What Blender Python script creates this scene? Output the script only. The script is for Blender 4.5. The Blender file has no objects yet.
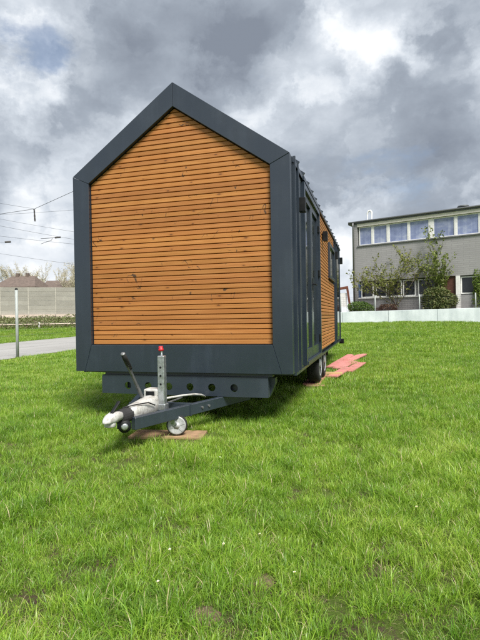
import bpy, bmesh, math, random
import numpy as np
from mathutils import Vector, Matrix

R = math.radians
scene = bpy.context.scene
COL = scene.collection

# ------------------------------------------------------------------ camera
CAM = Vector((2.0626, -4.6970, 1.14))
FW = Vector((-0.27440, 0.96161, -0.00448)); RT = Vector((0.96149, 0.27428, -0.01729)); UP = Vector((0.01539, 0.00905, 0.99984))
cam_d = bpy.data.cameras.new('camera'); cam = bpy.data.objects.new('camera', cam_d); COL.objects.link(cam)
cam_d.sensor_fit = 'VERTICAL'; cam_d.sensor_height = 24.0; cam_d.lens = 465.784 / 640.0 * 24.0
cam_d.clip_start = 0.05; cam_d.clip_end = 3000
cam.matrix_world = Matrix(((RT.x, UP.x, -FW.x, CAM.x), (RT.y, UP.y, -FW.y, CAM.y), (RT.z, UP.z, -FW.z, CAM.z), (0, 0, 0, 1)))
scene.camera = cam

# ------------------------------------------------------------------ sun and sky
SUN_EL = R(54.0); SUN_DIR = Vector((0.62, -0.785, 0)).normalized()
to_sun = Vector((SUN_DIR.x * math.cos(SUN_EL), SUN_DIR.y * math.cos(SUN_EL), math.sin(SUN_EL)))
sun_d = bpy.data.lights.new('sun', 'SUN'); sun = bpy.data.objects.new('sun', sun_d); COL.objects.link(sun)
sun_d.energy = 4.4; sun_d.angle = R(22.0); sun_d.color = (1.0, 0.955, 0.88)
sun.rotation_euler = to_sun.to_track_quat('Z', 'Y').to_euler(); sun.location = (8, -10, 14)

world = bpy.data.worlds.new('World'); scene.world = world; world.use_nodes = True
def build_sky():
    nt = world.node_tree; N = nt.nodes; L = nt.links; N.clear()
    out = N.new('ShaderNodeOutputWorld'); bg = N.new('ShaderNodeBackground'); L.new(bg.outputs[0], out.inputs[0])
    bg.inputs[1].default_value = 0.1
    sky = N.new('ShaderNodeTexSky'); sky.sky_type = 'NISHITA'; sky.sun_disc = False
    sky.sun_elevation = SUN_EL; sky.sun_rotation = math.atan2(SUN_DIR.x, SUN_DIR.y)
    tc = N.new('ShaderNodeTexCoord'); D = tc.outputs['Generated']
    def vmath(op, a, b=None, s=None):
        n = N.new('ShaderNodeVectorMath'); n.operation = op
        for i, v in ((0, a), (1, b)):
            if v is None: continue
            if isinstance(v, (tuple, list)): n.inputs[i].default_value = v
            else: L.new(v, n.inputs[i])
        if s is not None: n.inputs['Scale'].default_value = s
        return n.outputs['Value'] if op in ('DISTANCE', 'DOT_PRODUCT', 'LENGTH') else n.outputs[0]
    def m(op, a, b=0.0, c=False):
        n = N.new('ShaderNodeMath'); n.operation = op; n.use_clamp = c
        for i, v in ((0, a), (1, b)):
            if isinstance(v, (int, float)): n.inputs[i].default_value = v
            else: L.new(v, n.inputs[i])
        return n.outputs[0]
    def noise(vec, sc, det, ro, dist=0.0):
        n = N.new('ShaderNodeTexNoise'); n.noise_dimensions = '3D'; L.new(vec, n.inputs['Vector'])
        n.inputs['Scale'].default_value = sc; n.inputs['Detail'].default_value = det; n.inputs['Roughness'].default_value = ro; n.inputs['Distortion'].default_value = dist
        return n
    flat = vmath('MULTIPLY', D, (1.0, 1.0, 1.7))
    wob = vmath('SCALE', vmath('SUBTRACT', noise(D, 5.5, 10, 0.62).outputs['Color'], (0.5, 0.5, 0.5)), None, 0.24)
    Dw = vmath('ADD', D, wob)
    def blob(c, r0, r1):
        n = N.new('ShaderNodeMapRange'); n.interpolation_type = 'SMOOTHSTEP'
        L.new(vmath('DISTANCE', Dw, c), n.inputs['Value'])
        n.inputs['From Min'].default_value = r0; n.inputs['From Max'].default_value = r1
        n.inputs['To Min'].default_value = 1.0; n.inputs['To Max'].default_value = 0.0
        return n.outputs['Result']
    big = noise(flat, 2.3, 10, 0.56, 0.15).outputs['Fac']
    fine = noise(flat, 7.0, 10, 0.6, 0.2).outputs['Fac']
    v = m('ADD', m('MULTIPLY', m('SUBTRACT', big, 0.5), 0.90), 0.61)
    v = m('ADD', v, m('MULTIPLY', m('SUBTRACT', fine, 0.5), 0.60))
    # cloud masses that stand in this part of the sky: centre direction, inner and outer radius, lighter or darker
    for c, r0, r1, a in (((-0.469, 0.747, 0.472), 0.054, 0.145, -0.20), ((-0.331, 0.794, 0.510), 0.091, 0.210, -0.20), ((-0.207, 0.826, 0.524), 0.073, 0.155, -0.18), ((-0.516, 0.768, 0.378), 0.019, 0.091, -0.17), ((-0.599, 0.683, 0.417), 0.018, 0.088, 0.28), ((-0.566, 0.638, 0.522), 0.008, 0.082, 0.22), ((-0.056, 0.842, 0.537), 0.014, 0.088, 0.12), ((0.011, 0.874, 0.485), 0.022, 0.090, 0.26), ((0.091, 0.892, 0.443), 0.011, 0.046, 0.26), ((0.161, 0.863, 0.478), 0.020, 0.104, -0.30), ((0.055, 0.932, 0.359), 0.057, 0.160, -0.20), ((0.109, 0.962, 0.249), 0.038, 0.163, -0.24), ((-0.070, 0.886, 0.459), 0.009, 0.065, -0.12), ((-0.630, 0.739, 0.240), 0.015, 0.080, 0.28), ((-0.624, 0.770, 0.130), 0.039, 0.147, 0.24), ((-0.597, 0.729, 0.336), 0.028, 0.083, -0.10), ((-0.055, 0.997, 0.055), 0.063, 0.157, 0.36), ((-0.127, 0.940, 0.316), 0.030, 0.121, -0.14)):
        v = m('ADD', v, m('MULTIPLY', blob(c, r0, r1), a))
    # billows with crisper lit edges riding on the soft masses
    def crisp(sc, lo, hi, amt, off):
        n = N.new('ShaderNodeMapRange'); n.interpolation_type = 'SMOOTHSTEP'; L.new(noise(vmath('ADD', vmath('ADD', flat, wob), off), sc, 9, 0.52, 0.1).outputs['Fac'], n.inputs['Value'])
        n.inputs['From Min'].default_value = lo; n.inputs['From Max'].default_value = hi; n.inputs['To Min'].default_value = -amt; n.inputs['To Max'].default_value = amt; return n.outputs['Result']
    v = m('ADD', v, crisp(3.6, 0.46, 0.55, 0.085, (3.1, 1.7, 0.4))); v = m('ADD', v, crisp(9.0, 0.45, 0.57, 0.04, (0.3, 5.2, 2.4)))
    ramp = N.new('ShaderNodeValToRGB'); L.new(v, ramp.inputs[0]); e = ramp.color_ramp.elements
    e[0].position = 0.08; e[0].color = (1.70, 1.95, 2.38, 1)
    e[1].position = 1.0; e[1].color = (7.3, 7.5, 7.7, 1)
    x = e.new(0.40); x.color = (2.65, 3.0, 3.5, 1); x = e.new(0.70); x.color = (4.7, 5.1, 5.6, 1)
    # gaps of blue between the clouds
    gap = noise(flat, 3.1, 8, 0.6, 0.3).outputs['Fac']
    g = m('ADD', gap, m('MULTIPLY', blob((-0.57, 0.66, 0.50), 0.0, 0.10), 0.22))
    gm = N.new('ShaderNodeMapRange'); gm.interpolation_type = 'SMOOTHSTEP'; L.new(g, gm.inputs['Value'])
    gm.inputs['From Min'].default_value = 0.58; gm.inputs['From Max'].default_value = 0.74; gm.inputs['To Max'].default_value = 0.6
    mix = N.new('ShaderNodeMix'); mix.data_type = 'RGBA'; L.new(gm.outputs['Result'], mix.inputs[0])
    L.new(ramp.outputs[0], mix.inputs[6]); L.new(sky.outputs[0], mix.inputs[7])
    L.new(mix.outputs[2], bg.inputs[0])
build_sky()
scene.view_settings.view_transform = 'Standard'; scene.view_settings.look = 'None'
scene.view_settings.exposure = 0.55; scene.view_settings.gamma = 1.0; scene.view_settings.use_curve_mapping = False
scene.cycles.use_denoising = False
scene.cycles.max_bounces = 6; scene.cycles.transparent_max_bounces = 8; scene.cycles.caustics_reflective = False; scene.cycles.caustics_refractive = False

# ------------------------------------------------------------------ materials
MATS = {}
class NB:
    def __init__(s, name):
        s.mat = bpy.data.materials.new(name); s.mat.use_nodes = True; MATS[name] = s.mat
        s.nt = s.mat.node_tree; s.N = s.nt.nodes; s.L = s.nt.links; s.b = s.N['Principled BSDF']
    def node(s, t, **kw):
        n = s.N.new(t)
        for k, v in kw.items(): setattr(n, k, v)
        return n
    def put(s, inp, v):
        if isinstance(v, bpy.types.NodeSocket): s.L.new(v, inp)
        else: inp.default_value = v
    def pos(s): return s.node('ShaderNodeNewGeometry').outputs['Position']
    def objc(s): return s.node('ShaderNodeTexCoord').outputs['Object']
    def rnd(s): return s.node('ShaderNodeObjectInfo').outputs['Random']
    def scale(s, v, xyz):
        n = s.node('ShaderNodeVectorMath', operation='MULTIPLY'); s.L.new(v, n.inputs[0]); n.inputs[1].default_value = xyz; return n.outputs[0]
    def add(s, v, w):
        n = s.node('ShaderNodeVectorMath', operation='ADD'); s.put(n.inputs[0], v); s.put(n.inputs[1], w); return n.outputs[0]
    def comb(s, x, y, z):
        n = s.node('ShaderNodeCombineXYZ'); s.put(n.inputs[0], x); s.put(n.inputs[1], y); s.put(n.inputs[2], z); return n.outputs[0]
    def noise(s, v, sc, det=4, ro=0.55, dist=0.0):
        n = s.node('ShaderNodeTexNoise'); s.L.new(v, n.inputs['Vector']); n.inputs['Scale'].default_value = sc; n.inputs['Detail'].default_value = det
        n.inputs['Roughness'].default_value = ro; n.inputs['Distortion'].default_value = dist; return n.outputs['Fac']
    def math(s, op, a, b=0.0, clamp=False):
        n = s.node('ShaderNodeMath', operation=op); n.use_clamp = clamp; s.put(n.inputs[0], a); s.put(n.inputs[1], b); return n.outputs[0]
    def rng(s, v, a, b, c=0.0, d=1.0, smooth=True):
        n = s.node('ShaderNodeMapRange'); n.interpolation_type = 'SMOOTHSTEP' if smooth else 'LINEAR'; s.L.new(v, n.inputs['Value'])
        for k, q in zip(('From Min', 'From Max', 'To Min', 'To Max'), (a, b, c, d)): n.inputs[k].default_value = q
        return n.outputs['Result']
    def ramp(s, v, stops):
        n = s.node('ShaderNodeValToRGB'); s.L.new(v, n.inputs[0]); e = n.color_ramp.elements
        e[0].position, e[0].color = stops[0][0], (*stops[0][1], 1); e[1].position, e[1].color = stops[-1][0], (*stops[-1][1], 1)
        for p, c in stops[1:-1]: x = e.new(p); x.color = (*c, 1)
        return n.outputs[0]
    def mix(s, f, a, b, mode='MIX'):
        n = s.node('ShaderNodeMix', data_type='RGBA', blend_type=mode); s.put(n.inputs[0], f)
        for i, v in ((6, a), (7, b)): s.put(n.inputs[i], (*v, 1) if isinstance(v, tuple) and len(v) == 3 else v)
        return n.outputs[2]
    def bump(s, h, strength=0.3, dist=0.005):
        n = s.node('ShaderNodeBump'); n.inputs['Strength'].default_value = strength; n.inputs['Distance'].default_value = dist; s.L.new(h, n.inputs['Height'])
        s.L.new(n.outputs[0], s.b.inputs['Normal'])
    def set(s, col=None, rough=None, metal=None, spec=None):
        if col is not None: s.put(s.b.inputs['Base Color'], (*col, 1) if isinstance(col, tuple) else col)
        if rough is not None: s.put(s.b.inputs['Roughness'], rough)
        if metal is not None: s.put(s.b.inputs['Metallic'], metal)
        if spec is not None: s.put(s.b.inputs['Specular IOR Level'], spec)
        return s

def plain(name, col, rough=0.6, metal=0.0, var=0.25, sc=8.0, bump=0.0, spec=0.5):
    b = NB(name); p = b.objc(); n = b.noise(p, sc, 6, 0.62)
    c0 = tuple(x * (1 - var) for x in col); c1 = tuple(min(1, x * (1 + var)) for x in col)
    b.set(b.ramp(n, [(0.3, c0), (0.7, c1)]), b.rng(n, 0.25, 0.75, max(0.03, rough - 0.1), min(1, rough + 0.1)), metal, spec)
    if bump: b.bump(b.noise(p, sc * 4, 5, 0.6), bump, 0.004)
    return b.mat

def m_anthracite(name, col, rough):
    b = NB(name); p = b.objc(); n = b.noise(p, 1.7, 5, 0.6); st = b.noise(b.scale(p, (9, 9, 0.7)), 1.0, 5, 0.6)
    dust = b.rng(b.math('ADD', b.math('MULTIPLY', n, 0.6), b.math('MULTIPLY', st, 0.5)), 0.52, 0.72)
    b.set(b.mix(b.math('MULTIPLY', dust, 0.35), col, tuple(x * 1.7 + 0.008 for x in col)), b.rng(n, 0.3, 0.7, rough - 0.06, rough + 0.1), 0.0, 0.9)
    b.bump(b.noise(p, 2.2, 2, 0.5), 0.10, 0.02); return b.mat
m_anthracite('anthracite', (0.013, 0.022, 0.035), 0.30)
m_anthracite('chassis', (0.017, 0.027, 0.040), 0.40)

def m_wood():
    b = NB('larch'); p = b.pos(); sep = b.node('ShaderNodeSeparateXYZ'); b.L.new(p, sep.inputs[0])
    r = b.rnd(); along = b.math('ADD', sep.outputs[0], sep.outputs[1])
    off = b.math('MULTIPLY', r, 37.0)
    gv = b.comb(b.math('ADD', along, off), b.math('MULTIPLY', sep.outputs[2], 1.0), off)
    grain = b.noise(b.scale(gv, (2.2, 75, 1)), 1.0, 6, 0.62, 0.6)
    tone = b.noise(b.scale(gv, (1.3, 6, 1)), 1.0, 4, 0.6)
    col = b.ramp(grain, [(0.22, (0.315, 0.118, 0.030)), (0.48, (0.415, 0.172, 0.047)), (0.75, (0.51, 0.238, 0.078))])
    col = b.mix(b.rng(tone, 0.35, 0.7, 0.0, 0.5), col, (0.37, 0.145, 0.038))
    hs = b.node('ShaderNodeHueSaturation'); b.L.new(col, hs.inputs['Color']); b.L.new(b.rng(r, 0, 1, 0.87, 1.10, False), hs.inputs['Value'])
    b.L.new(b.rng(b.math('FRACT', b.math('MULTIPLY', r, 7.13)), 0, 1, 0.497, 0.503, False), hs.inputs['Hue']); col = hs.outputs[0]
    # knots with a ring of disturbed grain round them
    kv = b.scale(b.add(b.comb(along, sep.outputs[2], 0.0), b.comb(b.math('MULTIPLY', b.noise(b.scale(p, (14, 14, 22)), 1.0, 3), 0.03), 0.0, 0.0)), (3.4, 8.5, 1))
    vo = b.node('ShaderNodeTexVoronoi', voronoi_dimensions='2D'); b.L.new(kv, vo.inputs['Vector']); vo.inputs['Scale'].default_value = 1.0
    sc = b.node('ShaderNodeSeparateColor'); b.L.new(vo.outputs['Color'], sc.inputs[0])
    has = b.rng(sc.outputs[0], 0.68, 0.72); size = b.rng(sc.outputs[1], 0, 1, 0.03, 0.08, False)
    d = b.math('DIVIDE', vo.outputs['Distance'], size)
    core = b.math('MULTIPLY', b.rng(d, 0.55, 1.15, 1, 0), has); halo = b.math('MULTIPLY', b.rng(d, 0.8, 2.6, 1, 0), has)
    col = b.mix(b.math('MULTIPLY', halo, 0.45), col, (0.25, 0.085, 0.018)); col = b.mix(b.math('MULTIPLY', core, 0.7), col, (0.085, 0.036, 0.015))
    # arcs and short cracks
    q = b.add(b.scale(p, (11, 11, 7.5)), b.comb(b.math('MULTIPLY', r, 0.35), 0.0, 0.0)); ar = b.noise(q, 1.0, 0, 0.4, 0.5)
    arc = b.rng(b.math('ABSOLUTE', b.math('SUBTRACT', ar, 0.5)), 0.005, 0.024, 1, 0)
    where = b.rng(b.noise(b.scale(p, (4.6, 4.6, 6.2)), 1.0, 1), 0.565, 0.63); broken = b.rng(b.noise(b.scale(p, (9, 9, 26)), 1.0, 1), 0.46, 0.58)
    col = b.mix(b.math('MULTIPLY', b.math('MULTIPLY', arc, where), b.math('MULTIPLY', broken, 0.95)), col, (0.060, 0.036, 0.022))
    b.set(col, b.rng(grain, 0.2, 0.8, 0.5, 0.66), 0, 0.35); b.bump(grain, 0.25, 0.003)
m_wood()
plain('groove', (0.16, 0.066, 0.026), 0.9, var=0.3)
plain('black_plastic', (0.008, 0.009, 0.010), 0.5, spec=0.25)
plain('grey_paint', (0.34, 0.37, 0.36), 0.55, 0.0, 0.12, 6)
plain('galvanised', (0.50, 0.53, 0.55), 0.38, 0.85, 0.22, 30)
def m_cast():
    b = NB('white_cast'); p = b.objc(); n = b.noise(p, 14, 7, 0.7); f = b.noise(p, 55, 5, 0.65)
    c = b.mix(b.rng(n, 0.44, 0.66, 0, 0.75), (0.56, 0.56, 0.54), (0.20, 0.18, 0.15)); c = b.mix(b.rng(f, 0.60, 0.70, 0, 0.7), c, (0.10, 0.09, 0.085)); b.set(c, b.rng(n, 0.3, 0.7, 0.4, 0.7), 0.15, 0.4); b.bump(f, 0.35, 0.004)
m_cast()
plain('red_plastic', (0.50, 0.012, 0.02), 0.5, var=0.3, sc=30)
plain('tyre', (0.016, 0.016, 0.017), 0.8, var=0.3, sc=40, bump=0.2)
plain('rim_white', (0.44, 0.45, 0.455), 0.45, 0.2, 0.25, 20)
plain('rubber', (0.014, 0.014, 0.015), 0.75)
plain('steel_dull', (0.20, 0.205, 0.21), 0.5, 0.6, 0.2, 20)
plain('timber', (0.30, 0.19, 0.11), 0.85, var=0.35, sc=12, bump=0.3)
plain('timber_pale', (0.50, 0.36, 0.18), 0.8, var=0.25, sc=9)
def m_redboard():
    b = NB('red_board'); p = b.pos(); n = b.noise(p, 6, 6, 0.65); w = b.noise(p, 28, 5, 0.6)
    c = b.ramp(n, [(0.3, (0.46, 0.15, 0.135)), (0.7, (0.56, 0.24, 0.22))]); c = b.mix(b.rng(w, 0.55, 0.70, 0, 0.7), c, (0.42, 0.25, 0.20)); c = b.mix(b.rng(b.noise(p, 3.1, 5, 0.7), 0.55, 0.72, 0, 0.75), c, (0.20, 0.13, 0.09))
    b.set(c, 0.8); b.bump(w, 0.3, 0.004)
m_redboard()
def m_glass(name, col, rough=0.04, spec=0.7):
    b = NB(name); n = b.noise(b.objc(), 1.3, 3); b.set(b.ramp(n, [(0.3, tuple(x * 0.8 for x in col)), (0.7, tuple(x * 1.2 for x in col))]), rough, 0, spec)
    b.bump(b.noise(b.objc(), 0.9, 1), 0.05, 0.02)
m_glass('door_glass', (0.020, 0.026, 0.028)); m_glass('window_glass', (0.015, 0.018, 0.02))
m_glass('office_glass_dark', (0.018, 0.02, 0.022), 0.08, 0.5)
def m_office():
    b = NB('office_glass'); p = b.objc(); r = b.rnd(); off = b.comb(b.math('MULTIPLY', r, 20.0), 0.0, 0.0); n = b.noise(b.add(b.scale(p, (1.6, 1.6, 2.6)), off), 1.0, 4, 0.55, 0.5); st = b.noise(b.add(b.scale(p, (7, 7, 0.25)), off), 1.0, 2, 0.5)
    c = b.ramp(b.math('ADD', b.math('MULTIPLY', n, 0.7), b.math('MULTIPLY', st, 0.3)), [(0.3, (0.14, 0.17, 0.30)), (0.5, (0.22, 0.26, 0.42)), (0.68, (0.38, 0.42, 0.54))])  # noise paints reflected clouds into the panes' base colour
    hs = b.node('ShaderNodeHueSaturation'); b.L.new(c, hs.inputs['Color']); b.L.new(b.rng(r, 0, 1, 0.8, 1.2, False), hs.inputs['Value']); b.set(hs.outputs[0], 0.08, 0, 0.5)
m_office()

def m_grass_blade():
    b = NB('grass_blade'); at = b.node('ShaderNodeAttribute', attribute_name='tint'); at.attribute_type = 'GEOMETRY'
    sp = b.node('ShaderNodeSeparateColor'); b.L.new(at.outputs['Color'], sp.inputs[0])     # r: hue of the blade, g: along the blade, b: straw
    big = b.noise(b.pos(), 0.55, 5, 0.6); med = b.noise(b.pos(), 3.2, 4, 0.6)
    h = b.math('ADD', b.math('MULTIPLY', sp.outputs[0], 0.55), b.math('ADD', b.math('MULTIPLY', big, 0.65), b.math('SUBTRACT', b.math('MULTIPLY', med, 0.75), 0.50)))
    col = b.ramp(h, [(0.0, (0.040, 0.135, 0.011)), (0.27, (0.110, 0.272, 0.013)), (0.53, (0.240, 0.430, 0.022)), (0.88, (0.50, 0.60, 0.11))])
    col = b.mix(b.rng(sp.outputs[1], 0.80, 1.0, 0, 0.35), col, (0.30, 0.32, 0.085))
    col = b.mix(sp.outputs[2], col, (0.50, 0.43, 0.24))
    b.set(col, 0.38, 0, 0.5)
    tr = b.node('ShaderNodeBsdfTranslucent'); b.L.new(b.mix(0.35, col, (0.25, 0.42, 0.02)), tr.inputs[0])
    mx = b.node('ShaderNodeMixShader'); mx.inputs[0].default_value = 0.38
    out = b.N['Material Output']; b.L.new(b.b.outputs[0], mx.inputs[1]); b.L.new(tr.outputs[0], mx.inputs[2]); b.L.new(mx.outputs[0], out.inputs[0])
m_grass_blade()
def m_leaf(name, c0, c1, c2, trans=0.3):
    b = NB(name); at = b.node('ShaderNodeAttribute', attribute_name='tint'); sp = b.node('ShaderNodeSeparateColor'); b.L.new(at.outputs['Color'], sp.inputs[0])
    col = b.ramp(sp.outputs[0], [(0.0, c0), (0.5, c1), (1.0, c2)]); b.set(col, 0.5, 0, 0.4)
    tr = b.node('ShaderNodeBsdfTranslucent'); b.L.new(col, tr.inputs[0]); mx = b.node('ShaderNodeMixShader'); mx.inputs[0].default_value = trans
    out = b.N['Material Output']; b.L.new(b.b.outputs[0], mx.inputs[1]); b.L.new(tr.outputs[0], mx.inputs[2]); b.L.new(mx.outputs[0], out.inputs[0])
m_leaf('leaf_young', (0.13, 0.16, 0.03), (0.21, 0.24, 0.05), (0.28, 0.28, 0.08))
m_leaf('leaf_green', (0.05, 0.10, 0.015), (0.09, 0.17, 0.02), (0.15, 0.24, 0.04))
m_leaf('leaf_mid', (0.11, 0.16, 0.03), (0.18, 0.24, 0.045), (0.25, 0.28, 0.07))
m_leaf('leaf_dark', (0.07, 0.10, 0.03), (0.12, 0.16, 0.045), (0.22, 0.21, 0.08))
m_leaf('leaf_red', (0.06, 0.025, 0.02), (0.11, 0.045, 0.035), (0.14, 0.10, 0.05))
m_leaf('leaf_bright', (0.12, 0.20, 0.03), (0.19, 0.28, 0.04), (0.26, 0.32, 0.07))
m_leaf('blossom', (0.48, 0.44, 0.33), (0.60, 0.56, 0.43), (0.72, 0.68, 0.56), 0.4)
m_leaf('bramble', (0.15, 0.11, 0.08), (0.17, 0.18, 0.08), (0.15, 0.20, 0.06), 0.15)
plain('bark', (0.13, 0.105, 0.085), 0.9, var=0.35, sc=10, bump=0.4)

def m_ground():
    b = NB('field_ground'); p = b.pos(); f = b.noise(p, 120, 8, 0.75); h = b.noise(p, 38, 6, 0.7); mm = b.noise(p, 6, 5, 0.6); st = b.noise(b.scale(p, (60, 210, 60)), 1.0, 4, 0.7, 1.5)
    soil = b.ramp(f, [(0.28, (0.050, 0.036, 0.022)), (0.52, (0.125, 0.092, 0.056)), (0.75, (0.24, 0.19, 0.125))]); gr = b.ramp(st, [(0.28, (0.05, 0.085, 0.014)), (0.52, (0.12, 0.19, 0.026)), (0.72, (0.30, 0.30, 0.12))])
    b.set(b.mix(b.rng(b.math('ADD', b.math('MULTIPLY', mm, 0.5), b.math('MULTIPLY', h, 0.5)), 0.48, 0.58), gr, soil), 0.95, 0, 0.2); b.bump(f, 1.0, 0.025)
m_ground()
def m_soil():
    b = NB('soil'); p = b.pos(); f = b.noise(p, 60, 8, 0.7); b.set(b.ramp(f, [(0.3, (0.10, 0.07, 0.045)), (0.7, (0.24, 0.18, 0.115))]), 0.95, 0, 0.2); b.bump(f, 0.9, 0.02)
m_soil()
def m_road():
    b = NB('asphalt'); p = b.pos(); a = b.noise(p, 0.35, 6, 0.65); f = b.noise(p, 30, 5, 0.7)
    st = b.noise(b.scale(p, (1.6, 0.12, 1)), 1.0, 5, 0.6)
    c = b.ramp(b.math('ADD', b.math('MULTIPLY', a, 0.6), b.math('MULTIPLY', st, 0.4)), [(0.3, (0.22, 0.215, 0.205)), (0.7, (0.34, 0.335, 0.325))])
    b.set(b.mix(b.rng(f, 0.35, 0.65, 0, 0.3), c, (0.42, 0.41, 0.40)), 0.85, 0, 0.3); b.bump(f, 0.3, 0.005)
m_road()
def m_concrete(name, c0, c1, sc=0.9):
    b = NB(name); p = b.pos(); a = b.noise(p, sc, 7, 0.65); s2 = b.noise(b.scale(p, (2.5, 2.5, 0.35)), 1.0, 6, 0.6)
    b.set(b.ramp(b.math('ADD', b.math('MULTIPLY', a, 0.55), b.math('MULTIPLY', s2, 0.45)), [(0.33, c0), (0.64, c1)]), 0.85, 0, 0.3); b.bump(b.noise(p, 14, 6, 0.65), 0.3, 0.01)
m_concrete('concrete_white', (0.40, 0.46, 0.48), (0.68, 0.74, 0.76)); m_concrete('ledge_concrete', (0.48, 0.38, 0.33), (0.64, 0.55, 0.48))
def m_brick():
    b = NB('grey_brick'); tc = b.objc(); br = b.node('ShaderNodeTexBrick'); sep = b.node('ShaderNodeSeparateXYZ'); b.L.new(tc, sep.inputs[0])
    b.L.new(b.comb(b.math('ADD', sep.outputs[0], sep.outputs[1]), sep.outputs[2], 0.0), br.inputs['Vector'])
    br.inputs['Color1'].default_value = (0.35, 0.345, 0.35, 1); br.inputs['Color2'].default_value = (0.31, 0.305, 0.31, 1); br.inputs['Mortar'].default_value = (0.25, 0.245, 0.25, 1)
    br.inputs['Scale'].default_value = 1.0; br.inputs['Brick Width'].default_value = 0.62; br.inputs['Row Height'].default_value = 0.115; br.inputs['Mortar Size'].default_value = 0.012; br.inputs['Bias'].default_value = -0.1
    n = b.noise(tc, 0.8, 6, 0.6); c = b.mix(b.rng(n, 0.35, 0.7, 0, 0.6), br.outputs['Color'], (0.27, 0.265, 0.27)); b.set(c, 0.85, 0, 0.3); b.bump(br.outputs['Fac'], -0.25, 0.006)
m_brick()
def m_noise_panel():
    b = NB('barrier_panel'); p = b.pos(); sep = b.node('ShaderNodeSeparateXYZ'); b.L.new(p, sep.inputs[0])
    r = b.rnd(); n = b.noise(p, 1.2, 6, 0.65); f = b.noise(p, 9, 5, 0.7)
    c = b.ramp(b.math('ADD', b.math('MULTIPLY', n, 0.5), b.math('MULTIPLY', f, 0.5)), [(0.3, (0.26, 0.25, 0.22)), (0.7, (0.37, 0.36, 0.32))])
    hs = b.node('ShaderNodeHueSaturation'); b.L.new(c, hs.inputs['Color']); b.L.new(b.rng(r, 0, 1, 0.9, 1.08, False), hs.inputs['Value']); b.set(hs.outputs[0], 0.9, 0, 0.2); b.bump(f, 0.5, 0.02)
m_noise_panel()
plain('barrier_post', (0.42, 0.40, 0.35), 0.8); plain('roof_tile', (0.125, 0.095, 0.08), 0.85, var=0.3, sc=3, bump=0.3); plain('house_render', (0.46, 0.43, 0.38), 0.9)
plain('white_frame', (0.78, 0.78, 0.77), 0.5, var=0.1); plain('cream_fascia', (0.62, 0.59, 0.53), 0.7, var=0.12); plain('dark_fascia', (0.10, 0.11, 0.115), 0.5, 0.2)
plain('blue_frame', (0.06, 0.10, 0.22), 0.5); plain('door_brown', (0.10, 0.04, 0.028), 0.6); plain('rust', (0.15, 0.045, 0.025), 0.75, var=0.35); plain('wire', (0.045, 0.05, 0.055), 0.6, 0.4); plain('insulator', (0.035, 0.03, 0.028), 0.5)
plain('petal', (0.80, 0.80, 0.78), 0.6, var=0.05); plain('yellow', (0.7, 0.45, 0.03), 0.6)

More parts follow.
